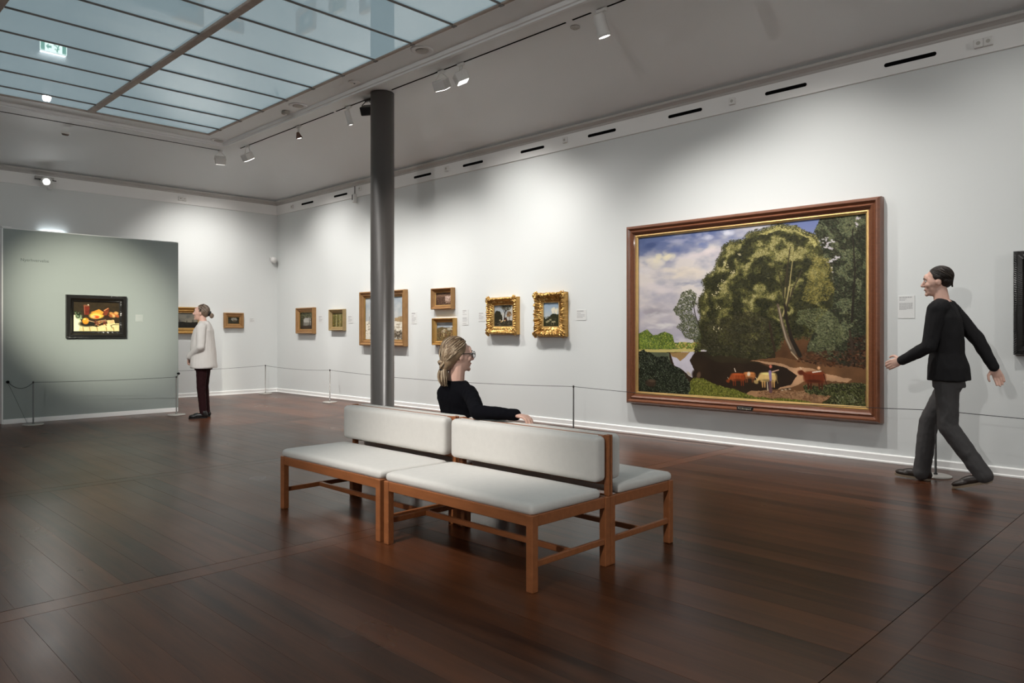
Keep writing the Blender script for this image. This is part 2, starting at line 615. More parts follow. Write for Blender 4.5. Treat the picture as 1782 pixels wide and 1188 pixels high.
def run_y(name, prof, xw, ya, yb, m, sgn=-1):
    mb = MB()
    n = len(prof)
    v = [(xw + sgn * s, ya, z) for s, z in prof] + [(xw + sgn * s, yb, z) for s, z in prof]
    f = [(i, i + 1, n + i + 1, n + i) for i in range(n - 1)] + [tuple(range(n)), tuple(range(n, 2 * n))]
    o = mb.add(v, f).build(name, m)
    o['kind'] = 'structure'
    return o


def run_x(name, prof, yw, xa, xb, m, sgn=-1):
    mb = MB()
    n = len(prof)
    v = [(xa, yw + sgn * s, z) for s, z in prof] + [(xb, yw + sgn * s, z) for s, z in prof]
    f = [(i, i + 1, n + i + 1, n + i) for i in range(n - 1)] + [tuple(range(n)), tuple(range(n, 2 * n))]
    o = mb.add(v, f).build(name, m)
    o['kind'] = 'structure'
    return o


run_y('baseboard_right', SK, XR, YF, YB, M_TRIM)
run_x('baseboard_back', SK, YB, 2.80, XR, M_TRIM)
run_y('baseboard_left', SK, XL, YF, YB, M_TRIM, 1)
# frieze board and cornice
FZ = [(0, 3.705), (0.022, 3.705), (0.024, 3.71), (0.024, 3.905), (0, 3.905)]
CO = [(0.0, 3.90), (0.028, 3.90), (0.034, 3.912), (0.034, 3.925), (0.060, 3.945), (0.082, 3.955), (0.086, 3.972), (0.078, 3.985), (0.05, 3.992), (0, 3.994)]
fr_r = run_y('trim_1', FZ, XR, YF, YB, M_TRIM)
fr_b = run_x('trim_2', FZ, YB, XL, XR, M_TRIM)
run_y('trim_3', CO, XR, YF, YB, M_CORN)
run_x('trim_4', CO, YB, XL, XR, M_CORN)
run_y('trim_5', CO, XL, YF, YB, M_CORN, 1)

# coved ceiling round the laylight
prof = []
for i in range(15):
    s = 1.4 * i / 14
    prof.append((s, 3.975 + 0.465 * (1 - max(0, 1 - s / 1.4) ** 1.6)))
prof += [(2.00, 4.44), (2.01, 4.428), (2.04, 4.415), (2.075, 4.412), (2.08, 4.43), (2.10, 4.436), (2.115, 4.475), (2.14, 4.475), (2.45, 4.475), (2.46, 4.465), (2.50, 4.462), (2.505, 4.47), (2.53, 4.60)]
ceil = ring('ceiling', prof, M_CEIL)
me = ceil.data
me.polygons.foreach_set('use_smooth', [i < 14 * 4 for i in range(len(me.polygons))])
GX1, GY1, GX0, GY0 = 5.05, 11.90, -1.79, -5.47

# laylight: panes, glazing bars, beams
sky = empty('window_1', ((GX0 + GX1) / 2, (GY0 + GY1) / 2, GLASS_Z))
tag(sky, 'large frosted glass laylight ceiling with beams and thin glazing bars', None, None, 'structure')
inv = Vector(sky.location)
cols_x = [5.05, 3.33, 1.61, -0.10, -1.81]
ys = [11.90]
y = 11.50
while y > GY0 + 0.2:
    ys.append(y); y -= 0.7055
ys.append(GY0)
pane_me = {}
for i in range(4):
    xa, xb = cols_x[i + 1], cols_x[i]
    for j in range(len(ys) - 1):
        yb_, ya_ = ys[j], ys[j + 1]
        key = (round(xb - xa, 2), round(yb_ - ya_, 2))
        if key not in pane_me:
            w, h = (xb - xa) / 2, (yb_ - ya_) / 2
            pane_me[key] = MB().box(-w, w, -h, h, 0, 0.012).mesh('pane')
            pane_me[key].materials.append(M_GLASS)
        o = bpy.data.objects.new('pane', pane_me[key]); col.objects.link(o)
        o.parent = sky
        o.location = Vector(((xa + xb) / 2, (ya_ + yb_) / 2, GLASS_Z)) - inv
        # every pane hangs a hair out of true, so reflections break at the bars
        o.rotation_euler = (rng.uniform(-.0006, .0006), rng.uniform(-.0006, .0006), 0)
for i in range(4):
    xa, xb = cols_x[i + 1], cols_x[i]
    for yy in ys[1:-1]:
        MB().bbox(xa - inv.x, xb - inv.x, yy - 0.011 - inv.y, yy + 0.011 - inv.y, -0.016, 0.004, 0.004).build('glazing_bar', M_BAR, sky)
for x in cols_x[1:-1]:
    MB().bbox(x - 0.045 - inv.x, x + 0.045 - inv.x, GY0 - inv.y, GY1 - inv.y, -0.03, 0.03, 0.006).build('beam', M_BEAM, sky)
for (a, b, c, d) in ((GX1 - 0.005, GX1 + 0.035, GY0, GY1 + 0.035), (GX0 - 0.035, GX0 + 0.005, GY0, GY1 + 0.035), (GX0, GX1, GY1 - 0.005, GY1 + 0.035), (GX0, GX1, GY0 - 0.035, GY0 + 0.005)):
    MB().bbox(a - inv.x, b - inv.x, c - inv.y, d - inv.y, -0.018, 0.03, 0.004).build('edge_frame', M_BEAM, sky)
# fixing clips along the visible edge
clip = MB().bbox(-0.018, 0.018, -0.03, 0.03, -0.012, 0.0, 0.004).mesh('clip')
clip.materials.append(M_BAR)
for yy in ys[1:]:
    o = bpy.data.objects.new('clip', clip); col.objects.link(o); o.parent = sky
    o.location = (GX1 + 0.017 - inv.x, yy - inv.y, -0.014)

# column
COLX, COLY = 5.80, 8.163
cm = MB().lathe([(0.165, 0.0), (0.165, 0.02), (0.157, 0.022), (0.157, 4.436)], (COLX, COLY, 0), (0, 0, 1), 48)
c = cm.build('column', M_COLUMN, smooth=True)
for p in c.data.polygons:
    if abs(p.normal.z) > 0.5: p.use_smooth = False
tag(c, 'tall round dark grey column standing behind the bench', 'column', None, 'structure')

# ventilation slots in the frieze
sl = MB()
n = 10
pts = []
hw, hr = 0.225, 0.019
for i in range(n + 1):
    a = -math.pi / 2 + math.pi * i / n
    pts.append((hw - hr + hr * math.cos(a), hr * math.sin(a)))
for i in range(n + 1):
    a = math.pi / 2 + math.pi * i / n
    pts.append((-hw + hr + hr * math.cos(a), hr * math.sin(a)))
m_ = len(pts)
sl.add([(0.0, p[0], p[1]) for p in pts] + [(0.006, p[0], p[1]) for p in pts],
       [tuple(range(m_)), tuple(range(m_, 2 * m_))] + [(i, (i + 1) % m_, m_ + (i + 1) % m_, m_ + i) for i in range(m_)])
slme = sl.mesh('vent_slot'); slme.materials.append(M_BLACK)
for yy in (-2.65, -1.43, -0.22, 1.0, 2.215, 3.415, 4.625, 5.845, 7.065, 8.30, 9.52, 10.74, 11.96, 13.16):
    o = bpy.data.objects.new('vent_slot', slme); col.objects.link(o)
    o.parent = fr_r
    o.location = (XR - 0.0275, yy, 3.808)

# far door seen past the edge of the green panel
dr = empty('door_1', (1.95, YB, 0))
tag(dr, 'red-brown wooden door with cream panels in the end wall', None, None, 'structure')
MB().bbox(-0.85, 0.85, -0.05, -0.001, 0.0, 2.55, 0.004).build('door_frame', M_DOORP, dr)
MB().bbox(-0.74, 0.74, -0.075, -0.05, 0.02, 2.28, 0.004).build('door_leaf', M_DOOR, dr)
for xa_, xb_ in ((-0.64, -0.08), (0.08, 0.70)):
    MB().bbox(xa_, xb_, -0.085, -0.075, 1.66, 2.00, 0.004).build('door_panel', M_DOORP, dr)
    MB().bbox(xa_, xb_, -0.085, -0.075, 0.14, 0.45, 0.004).build('door_panel', M_DOORP, dr)
    MB().bbox(xa_, xb_, -0.085, -0.075, 0.60, 1.52, 0.004).build('door_panel', M_DOOR, dr)
MB().bbox(-0.004, 0.004, -0.077, -0.074, 0.02, 2.28, 0.001).build('door_joint', M_BLACK, dr)
MB().cyl((0.05, -0.075, 1.05), (0.05, -0.125, 1.05), 0.018, n=14).build('door_knob', M_OLIVE, dr, smooth=True)

# ------------------------------------------------------------------ sockets, speakers and other small fittings
def socket(y, z, n, label, back=None):
    """row of n small square wall boxes"""
    t = empty('wall_socket', (XR - 0.024, y, z) if back is None else (back, YB - 0.024, z), R(-90) if back is None else 0)
    tag(t, label, 'socket', 'small boxes on the white frieze')
    w = 0.075
    for i in range(n):
        x = (i - (n - 1) / 2) * w
        b = MB().bbox(x - w / 2 + 0.001, x + w / 2 - 0.001, -0.032, 0, -0.038, 0.038, 0.004).build('cover', M_PLASTIC, t)
        MB().cyl((x, -0.0335, 0), (x, -0.031, 0), 0.017, n=14).build('plug_recess', M_BASE, b)
    return t


socket(1.615, 3.80, 2, 'double white socket box on the frieze above the dark framed picture')
socket(4.016, 3.81, 1, 'white socket box on the frieze above the big landscape')
socket(6.451, 3.825, 1, 'white socket box on the frieze above the carved gold frames')
socket(8.895, 3.822, 1, 'white socket box on the frieze above the two stacked paintings')
socket(11.30, 3.84, 1, 'white socket box on the frieze beside the hanging sensor')
socket(13.737, 3.80, 1, 'faint white socket box on the frieze nearest the room corner')
socket(0, 3.80, 2, 'double white socket box on the end wall frieze', back=5.61)

# hanging sensor on a cord from the cornice
t = empty('wall_sensor', (XR - 0.05, 11.45, 3.70))
tag(t, 'small white sensor hanging on a black cord from the cornice', 'sensor')
MB().cyl((0, 0, 0.03), (0, 0, 0.20), 0.006, n=8).build('cord', M_BLACK, t)
MB().bbox(-0.045, 0.03, -0.028, 0.028, -0.10, 0.06, 0.01).build('housing', M_PLASTIC, t)
MB().bbox(-0.05, -0.04, 0.0, 0.022, -0.055, 0.045, 0.003).build('window', M_BLACK, t)

# security camera near the corner
t = empty('security_camera', (7.46, YB, 2.76), R(-90))
tag(t, 'small white dome camera on the end wall near the room corner', 'camera')
MB().bbox(0, 0.05, -0.06, 0.06, 0.02, 0.06, 0.006).build('bracket', M_PLASTIC, t)
MB().ell((0.075, 0, -0.005), (0.065, 0.065, 0.065)).build('dome', M_PLASTIC, t, smooth=True)


def speaker(x, y, label):
    t = empty('ceiling_speaker', (x, y, 4.475))
    tag(t, label, 'speaker', 'round speakers in the ceiling border')
    MB().lathe([(0.13, 0.0), (0.13, -0.008), (0.12, -0.013), (0.105, -0.013), (0.10, -0.009)], (0, 0, 0), (0, 0, 1), 32).build('rim', M_CEIL, t, smooth=True)
    MB().lathe([(0.074, -0.009), (0.074, -0.0145), (0.06, -0.017), (0.001, -0.018)], (0, 0, 0), (0, 0, 1), 32).build('grille', M_SPEAKER, t, smooth=True)


speaker(5.28, 6.66, 'round ceiling speaker between the column and the front of the room')
speaker(5.33, 9.54, 'round ceiling speaker halfway along the ceiling border')
speaker(5.36, 12.21, 'round ceiling speaker at the corner of the glass ceiling')
t = empty('emergency_light', (5.34, 8.13, 4.475))
tag(t, 'small white emergency light in the ceiling border by the column', 'light')
MB().lathe([(0.075, 0.0), (0.075, -0.008), (0.065, -0.012), (0.03, -0.012), (0.028, -0.02), (0.001, -0.022)], (0, 0, 0), (0, 0, 1), 24).build('body', M_PLASTIC, t, smooth=True)
MB().ell((0, 0, -0.018), (0.014, 0.014, 0.01)).build('lens', M_LENSOFF, t)
t = empty('ceiling_sensor', (5.345, 9.92, 4.475))
tag(t, 'small square beige sensor beside the middle ceiling speaker', 'sensor')
MB().bbox(-0.045, 0.045, -0.055, 0.055, -0.045, 0, 0.01).build('body', M_SPEAKER, t)
MB().cyl((0, 0, -0.045), (0, 0, -0.052), 0.018, n=12).build('eye', M_CEIL, t)
t = empty('smoke_detector', (3.29, 13.02, 4.34))
tag(t, 'small brown smoke detector on the coved ceiling above the panel', 'detector')
t.rotation_euler = (R(14), 0, 0)
MB().lathe([(0.05, 0.02), (0.05, -0.015), (0.036, -0.03), (0.001, -0.032)], (0, 0, 0), (0, 0, 1), 20).build('body', mat('detector_brown', (0.12, 0.085, 0.065, 1), 0.5), t, smooth=True)
MB().lathe([(0.062, 0.03), (0.062, 0.0), (0.052, -0.002)], (0, 0, 0), (0, 0, 1), 20).build('base', M_PLASTIC, t, smooth=True)
t = empty('ceiling_sensor', (5.95, 4.95, 4.44))
tag(t, 'faint round brown sensor on the cove by the largest track spotlight', 'sensor')
MB().lathe([(0.05, 0.0), (0.05, -0.012), (0.03, -0.024), (0.001, -0.026)], (0, 0, 0), (0, 0, 1), 20).build('body', M_SPEAKER, t, smooth=True)
MB().ell((0, 0, -0.022), (0.012, 0.012, 0.01)).build('eye', M_CORN, t)

# ------------------------------------------------------------------ lighting tracks and spotlights
TX, TYB, TZ = 5.80, 12.75, 4.44


def track(name, label, segs, ax):
    t = empty(name, (0, 0, 0))
    tag(t, label, 'track', 'thin black lighting tracks')
    for a, b, c in segs:
        if ax == 'y':
            MB().bbox(c - 0.009, c + 0.009, a, b, TZ - 0.006, TZ + 0.004, 0.002).build('rail', M_BLACK, t)
        else:
            MB().bbox(a, b, c - 0.009, c + 0.009, TZ - 0.006, TZ + 0.004, 0.002).build('rail', M_BLACK, t)
    return t


track('lighting_track', 'thin black lighting track along the ceiling above the big landscape',
      [(-5, 4.42, TX), (4.62, 4.86, TX), (4.95, 7.95, TX), (8.38, 9.30, TX), (9.36, 10.30, TX), (10.42, 12.35, TX)], 'y')
track('lighting_track', 'thin lighting track along the ceiling in front of the end wall', [(-3, 5.60, TYB)], 'x')


def aim_matrix(loc, target):
    d = (Vector(target) - Vector(loc)).normalized()
    return d.to_track_quat('-Z', 'Y').to_matrix()


def lamp(kind, loc, target, label, lit=True, power=300, angle=60, blend=0.9, white=True, mount_z=TZ, light=True, color=(1, 0.965, 0.92)):
    """loc: centre of the lamp head; local -z of the head points at the target"""
    t = empty('track_spotlight', (loc[0], loc[1], mount_z))
    tag(t, label, 'spotlight', 'spotlights on the ceiling tracks')
    hm = M_LAMPW if white else M_LAMPB
    Mx = aim_matrix(loc, target)
    off = Vector(loc) - Vector((loc[0], loc[1], mount_z))

    def put(mb, name, m, parent=t, smooth=False):
        mb.v = [tuple(Mx @ Vector(p) + off) for p in mb.v]
        return mb.build(name, m, parent, smooth)
    # adapter under the track
    MB().bbox(-0.018, 0.018, -0.055, 0.055, -0.035, -0.002, 0.004).build('track_adapter', hm, t)
    if kind == 'box':
        put(MB().bbox(-0.085, 0.085, -0.075, 0.075, -0.06, 0.055, 0.008), 'head', hm)
        put(MB().bbox(-0.07, 0.07, -0.06, 0.06, -0.064, -0.058, 0.002), 'lens', M_LENS if lit else M_LENSOFF)
        mb = MB()
        for s in (-1, 1):
            mb.tube([Mx @ Vector((s * 0.095, 0, 0)) + off, Mx @ Vector((s * 0.095, 0, 0)) * 0.9 + off + Vector((0, 0, 0.07)), Vector((s * 0.02, 0, -0.03))], 0.006)
        mb.build('bracket', hm, t)
        rear = -0.066
    elif kind == 'cylinder':
        put(MB().lathe([(0.052, 0.11), (0.06, 0.10), (0.062, -0.07), (0.068, -0.075), (0.068, -0.11), (0.058, -0.11), (0.055, -0.10)], n=28), 'head', hm, smooth=True)
        put(MB().lathe([(0.054, -0.100), (0.054, -0.107), (0.001, -0.109)], n=24), 'lens', M_LENS if lit else M_LENSOFF)
        MB().tube([Vector((0, 0, -0.03)), Vector((0.0, 0.0, -0.05)) * 0.5 + off * 0.5, Mx @ Vector((0, 0.0, 0.08)) + off], 0.011).build('arm', hm, t)
        rear = -0.112
    elif kind == 'slim':
        put(MB().lathe([(0.034, 0.10), (0.038, 0.09), (0.038, -0.07), (0.05, -0.085), (0.052, -0.10), (0.044, -0.10)], n=24), 'head', hm, smooth=True)
        put(MB().lathe([(0.042, -0.092), (0.042, -0.099), (0.001, -0.101)], n=24), 'lens', M_LENS if lit else M_LENSOFF)
        MB().tube([Vector((0, 0, -0.03)), Mx @ Vector((0, 0, 0.085)) + off], 0.012).build('arm', hm, t)
        rear = -0.104
    elif kind == 'bell':
        MB().cyl((0, 0, -0.03), tuple(off + Vector((0, 0, 0.06))), 0.020, n=14).build('socket', hm, t, smooth=True)
        put(MB().lathe([(0.018, 0.06), (0.024, 0.045), (0.045, -0.01), (0.052, -0.035), (0.046, -0.035)], n=24), 'head', mat('bell_brown', (0.13, 0.07, 0.05, 1), 0.4), smooth=True)
        put(MB().lathe([(0.03, -0.028), (0.03, -0.036), (0.001, -0.038)], n=20), 'lens', M_LENS if lit else M_LENSOFF)
        rear = -0.042
    if lit and light:
        p = Vector(loc) + Mx @ Vector((0, 0, rear))
        spot('spot_light', p, target, power, angle, blend, color)
    return t


# along the right wall (visible ones first)
lamp('cylinder', (5.80, 4.49, 4.27), (7.05, 4.1, 0.6), 'large white cylinder spotlight above the big landscape', power=380, angle=104, blend=1.0)
lamp('box', (5.80, 6.94, 4.27), (XR, 7.35, 1.25), 'white box spotlight, first of the pair by the column', power=450, angle=102, blend=1.0)
lamp('box', (5.80, 6.58, 4.27), (7.2, 5.7, 0.8), 'tilted white box spotlight, second of the pair by the column', power=210, angle=100, blend=1.0)
lamp('box', (5.80, 8.50, 4.29), (7.2, 9.3, 1.4), 'black box spotlight hanging beside the column', lit=False, white=False)
lamp('slim', (5.80, 8.97, 4.28), (7.05, 8.9, 0.6), 'slim white cylinder spotlight left of the column', power=470, angle=104, blend=1.0)
lamp('bell', (5.80, 10.36, 4.28), (7.05, 10.4, 0.6), 'small brown bell-shaped spotlight on a white stem', power=440, angle=104, blend=1.0)
lamp('box', (5.80, 12.08, 4.25), (XR, 12.2, 1.2), 'grey box spotlight near the corner of the tracks', power=430, angle=102, blend=1.0)
lamp('box', (5.62, TYB, 4.27), (6.2, YB, 1.2), 'bright white tilted spotlight at the end wall track', power=430, angle=102, blend=1.0)
# further lamps of the same tracks, above the picture
lamp('cylinder', (5.80, 3.05, 4.27), (XR, 3.2, 1.2), 'white cylinder spotlight, second along the track from the big landscape', power=290, angle=100, blend=1.0)
lamp('cylinder', (5.80, 1.30, 4.27), (XR, 1.4, 1.0), 'white cylinder spotlight above the dark framed picture', power=130, angle=100, blend=1.0)

# lamps hung from the first and second beams: one lights the green panel, one the bench, one is added fill for the floor
lamp('cylinder', (0.0, 5.6, 4.24), (3.36, 11.95, 1.58), 'white cylinder spotlight on the ceiling beam aimed at the green panel', power=3500, angle=20, blend=1.0, mount_z=4.43, color=(1, 0.96, 0.80))
lamp('cylinder', (0.0, 3.2, 4.24), (3.0, 3.65, 0.6), 'white cylinder spotlight on the ceiling beam aimed at the bench', power=620, angle=31, blend=1.0, mount_z=4.43)
lamp('cylinder', (1.61, 6.4, 4.24), (5.2, 11.4, 0.4), 'unseen white cylinder spotlight added on the ceiling beam to brighten the floor by the panel', power=900, angle=44, blend=1.0, mount_z=4.43)

# lamp on the frieze of the end wall, shining into the room
t = empty('wall_floodlight', (3.32, YB - 0.03, 3.80))
tag(t, 'glaring bare floodlight on the end wall frieze above the panel', 'floodlight')
MB().bbox(-0.14, 0.14, -0.05, 0.005, 0.02, 0.075, 0.006).build('mounting_bar', M_CORN, t)
MB().bbox(0.03, 0.10, -0.16, -0.05, -0.14, -0.05, 0.008).build('ballast_box', M_LAMPW, t)
fl = MB()
d_ = Vector((0 - 3.32, 0 - 14.2, 1.25 - 3.75)).normalized()
fl.lathe([(0.03, -0.10), (0.055, -0.05), (0.085, 0.0), (0.078, 0.0)], (0, -0.16, -0.03), d_, 24)
fl.build('head', M_LAMPW, t, smooth=True)
MB().lathe([(0.048, -0.006), (0.048, 0.002), (0.001, 0.004)], (0, -0.16, -0.03), d_, 24).build('lens', mat('flood_lens', (1, 1, 1, 1), 0.3, emit=(1, 0.98, 0.95, 1), estr=30.0), t)
mb = MB()
for s in (-1, 1):
    mb = MB()
    mb.bbox(s * 0.115 - 0.045, s * 0.115 + 0.045, -0.10, -0.085, 0.005, 0.02, 0.003)
    mb.tube([(s * 0.10, -0.09, 0.012), (s * 0.06, -0.15, -0.02)], 0.006)
    mb.build('shutter_flap', M_LAMPB, t)

spot('flood_light', Vector((3.32, YB - 0.20, 3.77)) + d_ * 0.02, (1.0, 4.0, 1.0), 30, 110, 1.0, (1, 0.98, 0.95), 0.06)


def floodlight(loc, rz, aim, power, label):
    t = empty('wall_floodlight', loc, rz)  # added fill lamp, out of view
    tag(t, label, 'floodlight')
    MB().bbox(-0.14, 0.14, -0.05, 0.0, 0.02, 0.075, 0.006).build('mounting_bar', M_CORN, t)
    MB().bbox(-0.09, 0.09, -0.20, -0.10, -0.075, 0.045, 0.010).build('head', M_LAMPW, t)
    MB().bbox(-0.075, 0.075, -0.204, -0.198, -0.06, 0.03, 0.002).build('lens', M_LENS, t)
    MB().tube([(0, -0.04, 0.045), (0, -0.10, 0.0)], 0.012).build('arm', M_LAMPW, t)
    p = Vector(loc) + Matrix.Rotation(rz, 3, 'Z') @ Vector((0, -0.23, -0.015))
    spot('flood_light', p, aim, power, 150, 1.0, (1, 0.97, 0.93), 0.06)


# floodlights added on the unseen walls as fill for ceiling, bench and floor
floodlight((XL, 1.0, 3.80), R(90), (4.5, 4.0, 4.6), 520, 'unseen white fill floodlight added on the wall behind the camera')
floodlight((XL, 8.0, 3.80), R(90), (3.0, 9.0, 4.6), 150, 'unseen white fill floodlight added on the wall left of the green panel')
floodlight((3.0, YF, 3.80), R(180), (5.0, 2.0, 4.6), 480, 'unseen white fill floodlight added on the front wall behind the camera')

# lit exit sign on the end wall behind the panel (seen mirrored in the glass ceiling)
t = empty('exit_sign', (3.45, YB, 2.84))
tag(t, 'lit green and white exit sign mirrored in the glass ceiling', 'exit sign')
MB().bbox(-0.21, 0.21, -0.07, 0.0, -0.10, 0.095, 0.004).build('housing', M_PLASTIC, t)
MB().box(-0.20, 0.20, -0.073, -0.070, -0.092, 0.085).build('face', M_SIGN, t)
MB().box(-0.19, 0.19, -0.06, -0.01, 0.0955, 0.098).build('top_light', M_SIGNTOP, t)
# running figure, arrow and door
mb = MB()
mb.box(-0.19, -0.13, -0.0755, -0.073, -0.08, 0.075)
mb.box(0.13, 0.19, -0.0755, -0.073, -0.08, 0.075)
mb.add([(-0.115, -0.0755, 0.0), (-0.075, -0.0755, 0.05), (-0.075, -0.0755, 0.02), (-0.03, -0.0755, 0.02), (-0.03, -0.0755, -0.02), (-0.075, -0.0755, -0.02), (-0.075, -0.0755, -0.05)], [(0, 1, 2, 3, 4, 5, 6)])
mb.ell((0.055, -0.0745, 0.055), (0.014, 0.002, 0.014), n=10)
for a, b in (((0.05, 0.04), (0.065, -0.01)), ((0.065, -0.01), (0.03, -0.04)), ((0.03, -0.04), (0.0, -0.045)), ((0.065, -0.01), (0.085, -0.075)), ((0.05, 0.035), (0.015, 0.02)), ((0.055, 0.03), (0.09, 0.0))):
    mb.cyl((a[0], -0.0745, a[1]), (b[0], -0.0745, b[1]), 0.009, n=6)
mb.build('pictogram', M_SIGNG, t)

# ------------------------------------------------------------------ green display panel
PY = 11.95
t = empty('display_panel', (3.43, PY, 0))
tag(t, 'free-standing sage green display wall holding the still life', 'display wall')
MB().bbox(-1.155, 1.155, 0.0, 0.10, 0.0, 2.66, 0.003).build('board', M_PANEL, t)
MB().bbox(-1.158, 1.158, -0.010, 0.110, 0.0, 0.065, 0.003).build('base_strip', M_TRIM, t)
MB().bbox(-1.172, -1.155, 0.0, 0.10, 0.0, 2.66, 0.003).build('edge_strip', M_TRIM, t)
MB().bbox(1.155, 1.166, 0.0, 0.10, 0.0, 2.66, 0.003).build('edge_strip', M_PANEL, t)
MB().bbox(-1.16, 1.16, 0.006, 0.10, 2.66, 2.672, 0.003).build('top_strip', M_TRIM, t)
MB().bbox(-1.172, -1.06, 0.0, 0.08, 2.672, 2.690, 0.003).build('top_clip', M_TRIM, t)


def text_mesh(name, body, size, m, parent, loc, rot, extrude=0.0006):
    cu = bpy.data.curves.new(name, 'FONT')
    cu.body = body; cu.size = size; cu.extrude = extrude
    cu.align_x = 'CENTER'; cu.align_y = 'CENTER'
    o = bpy.data.objects.new(name, cu)
    col.objects.link(o)
    dg = bpy.context.evaluated_depsgraph_get()
    me = bpy.data.meshes.new_from_object(o.evaluated_get(dg))
    bpy.data.objects.remove(o)
    me.materials.clear()
    r = link_mesh(name, me, m, parent)
    r.location = loc; r.rotation_euler = rot
    return r


text_mesh('lettering', 'Nyerhvervelse', 0.058, M_LETTER, t, (2.645 - 3.43, -0.001, 2.248), (R(90), 0, 0))


# ------------------------------------------------------------------ barriers
def stanchion(x, y, label, dark=False, h=0.585):
    t = empty('barrier_post', (x, y, 0))
    tag(t, label, 'barrier post', 'low barrier posts with thin cord')
    MB().lathe([(0.125, 0.0), (0.128, 0.004), (0.128, 0.010), (0.118, 0.016), (0.02, 0.020)], n=36).build('foot_plate', M_BASE, t, smooth=True)
    MB().lathe([(0.016, 0.018), (0.016, 0.03), (0.0095, 0.034), (0.0095, h - 0.02)], n=16).build('post', M_STEELD if dark else M_STEEL, t, smooth=True)
    MB().lathe([(0.0095, h - 0.022), (0.0115, h - 0.02), (0.0115, h), (0.004, h + 0.004)], n=16).build('cap', M_STEELD, t, smooth=True)
    return (x, y, h - 0.010)


def cord(pts, label, sag=0.02, r=0.0032, extra=None):
    mb = MB()
    for i in range(len(pts) - 1):
        a = Vector(pts[i]); b = Vector(pts[i + 1])
        sg = sag[i] if isinstance(sag, (list, tuple)) else sag
        P = []
        for k in range(17):
            u = k / 16
            p = a.lerp(b, u); p.z -= sg * 4 * u * (1 - u)
            P.append(p)
        mb.tube(P, r, 6)
    o = mb.build('safety_rope', M_CORD, smooth=True)
    tag(o, label, 'cord', 'thin black barrier cords')
    return o


a1 = stanchion(2.552, 11.612, 'barrier post by the left end of the green panel')
a2 = stanchion(4.373, 11.446, 'barrier post by the standing woman at the end of the green panel')
a3 = stanchion(7.158, 14.12, 'barrier post standing in the room corner')
a4 = stanchion(7.084, 11.563, 'barrier post below the two smallest paintings')
a5 = stanchion(7.08, 5.918, 'barrier post behind the seated woman and the bench', True)
a6 = stanchion(7.132, 1.886, 'dark barrier post beside the walking person', True)
a7 = (7.12, -2.1, 0.575)
stanchion(7.12, -2.1, 'barrier post beyond the walking person', True)
hk1 = (2.32, PY - 0.03, 0.575)
hk2 = (4.585, PY - 0.03, 0.60)
for h_, lb in ((hk1, 'small black cord hook on the left end of the panel'), (hk2, 'small black cord hook on the right end of the panel')):
    t = empty('cord_hook', h_)
    tag(t, lb, 'hook')
    MB().cyl((0, 0.03, 0), (0, -0.012, 0), 0.014, n=12).build('stem', M_BLACK, t)
    MB().ell((0, -0.012, 0), (0.02, 0.014, 0.02), n=12).build('knob', M_BLACK, t, smooth=True)
cord([hk1, a1, a2, hk2], 'thin cord sagging in front of the green panel', [0.085, 0.012, 0.01])
cord([(3.4, 14.2, 0.575), a3, a4, a5, a6, a7], 'long thin cord running along the gallery walls', [0.05, 0.03, 0.05, 0.035, 0.04])
cord([(2.33, PY - 0.02, 0.55), (2.50, 11.70, 0.02)], 'thin dark line slanting from the panel hook to the floor', [0.0], r=0.0018)  # thin straight dark line from the hook down to the floor

# ------------------------------------------------------------------ bench: four units back to back


def pad(x0, x1, y0, y1, z0, z1, r, puff=(0, 0, 0), n=14):
    """upholstered block: rounded edges, slightly puffed faces"""
    cx, cy, cz = (x0 + x1) / 2, (y0 + y1) / 2, (z0 + z1) / 2
    hx, hy, hz = (x1 - x0) / 2, (y1 - y0) / 2, (z1 - z0) / 2
    bm = bmesh.new()
    bmesh.ops.create_cube(bm, size=2.0)
    bmesh.ops.subdivide_edges(bm, edges=bm.edges[:], cuts=n, use_grid_fill=True)
    for v in bm.verts:
        p = [v.co.x, v.co.y, v.co.z]
        # concentrate grid lines near the edges
        p = [math.copysign(1 - (1 - abs(c)) ** 1.6, c) for c in p]
        q = [p[0] * hx, p[1] * hy, p[2] * hz]
        inner = [max(-h + r, min(h - r, c)) for c, h in zip(q, (hx, hy, hz))]
        d = Vector([a - b for a, b in zip(q, inner)])
        if d.length > 1e-9:
            # push onto the rounded edge
            m = max(abs(c) for c in d)
            if m > 0: d = d.normalized() * m if sum(abs(c) > 1e-9 for c in d) == 1 else d.normalized() * r * min(1, m / r)
        w = [(1 - p[1] ** 2) * (1 - p[2] ** 2), (1 - p[0] ** 2) * (1 - p[2] ** 2), (1 - p[0] ** 2) * (1 - p[1] ** 2)]
        bl = [math.copysign(puff[i] * w[i] ** 0.5, p[i]) if abs(p[i]) > 0.999 else 0 for i in range(3)]
        wob = noise.noise(Vector((q[0] * 6 + x0, q[1] * 6 + y0, q[2] * 9))) * 0.0018
        v.co = Vector((cx + inner[0] + d.x + bl[0], cy + inner[1] + d.y + bl[1], cz + inner[2] + d.z + bl[2] + wob))
    me = bpy.data.meshes.new('pad')
    bm.to_mesh(me); bm.free()
    me.polygons.foreach_set('use_smooth', [True] * len(me.polygons))
    return me


BENCH_L, BENCH_D = 1.205, 0.615
LEG = 0.044
FT = 0.372


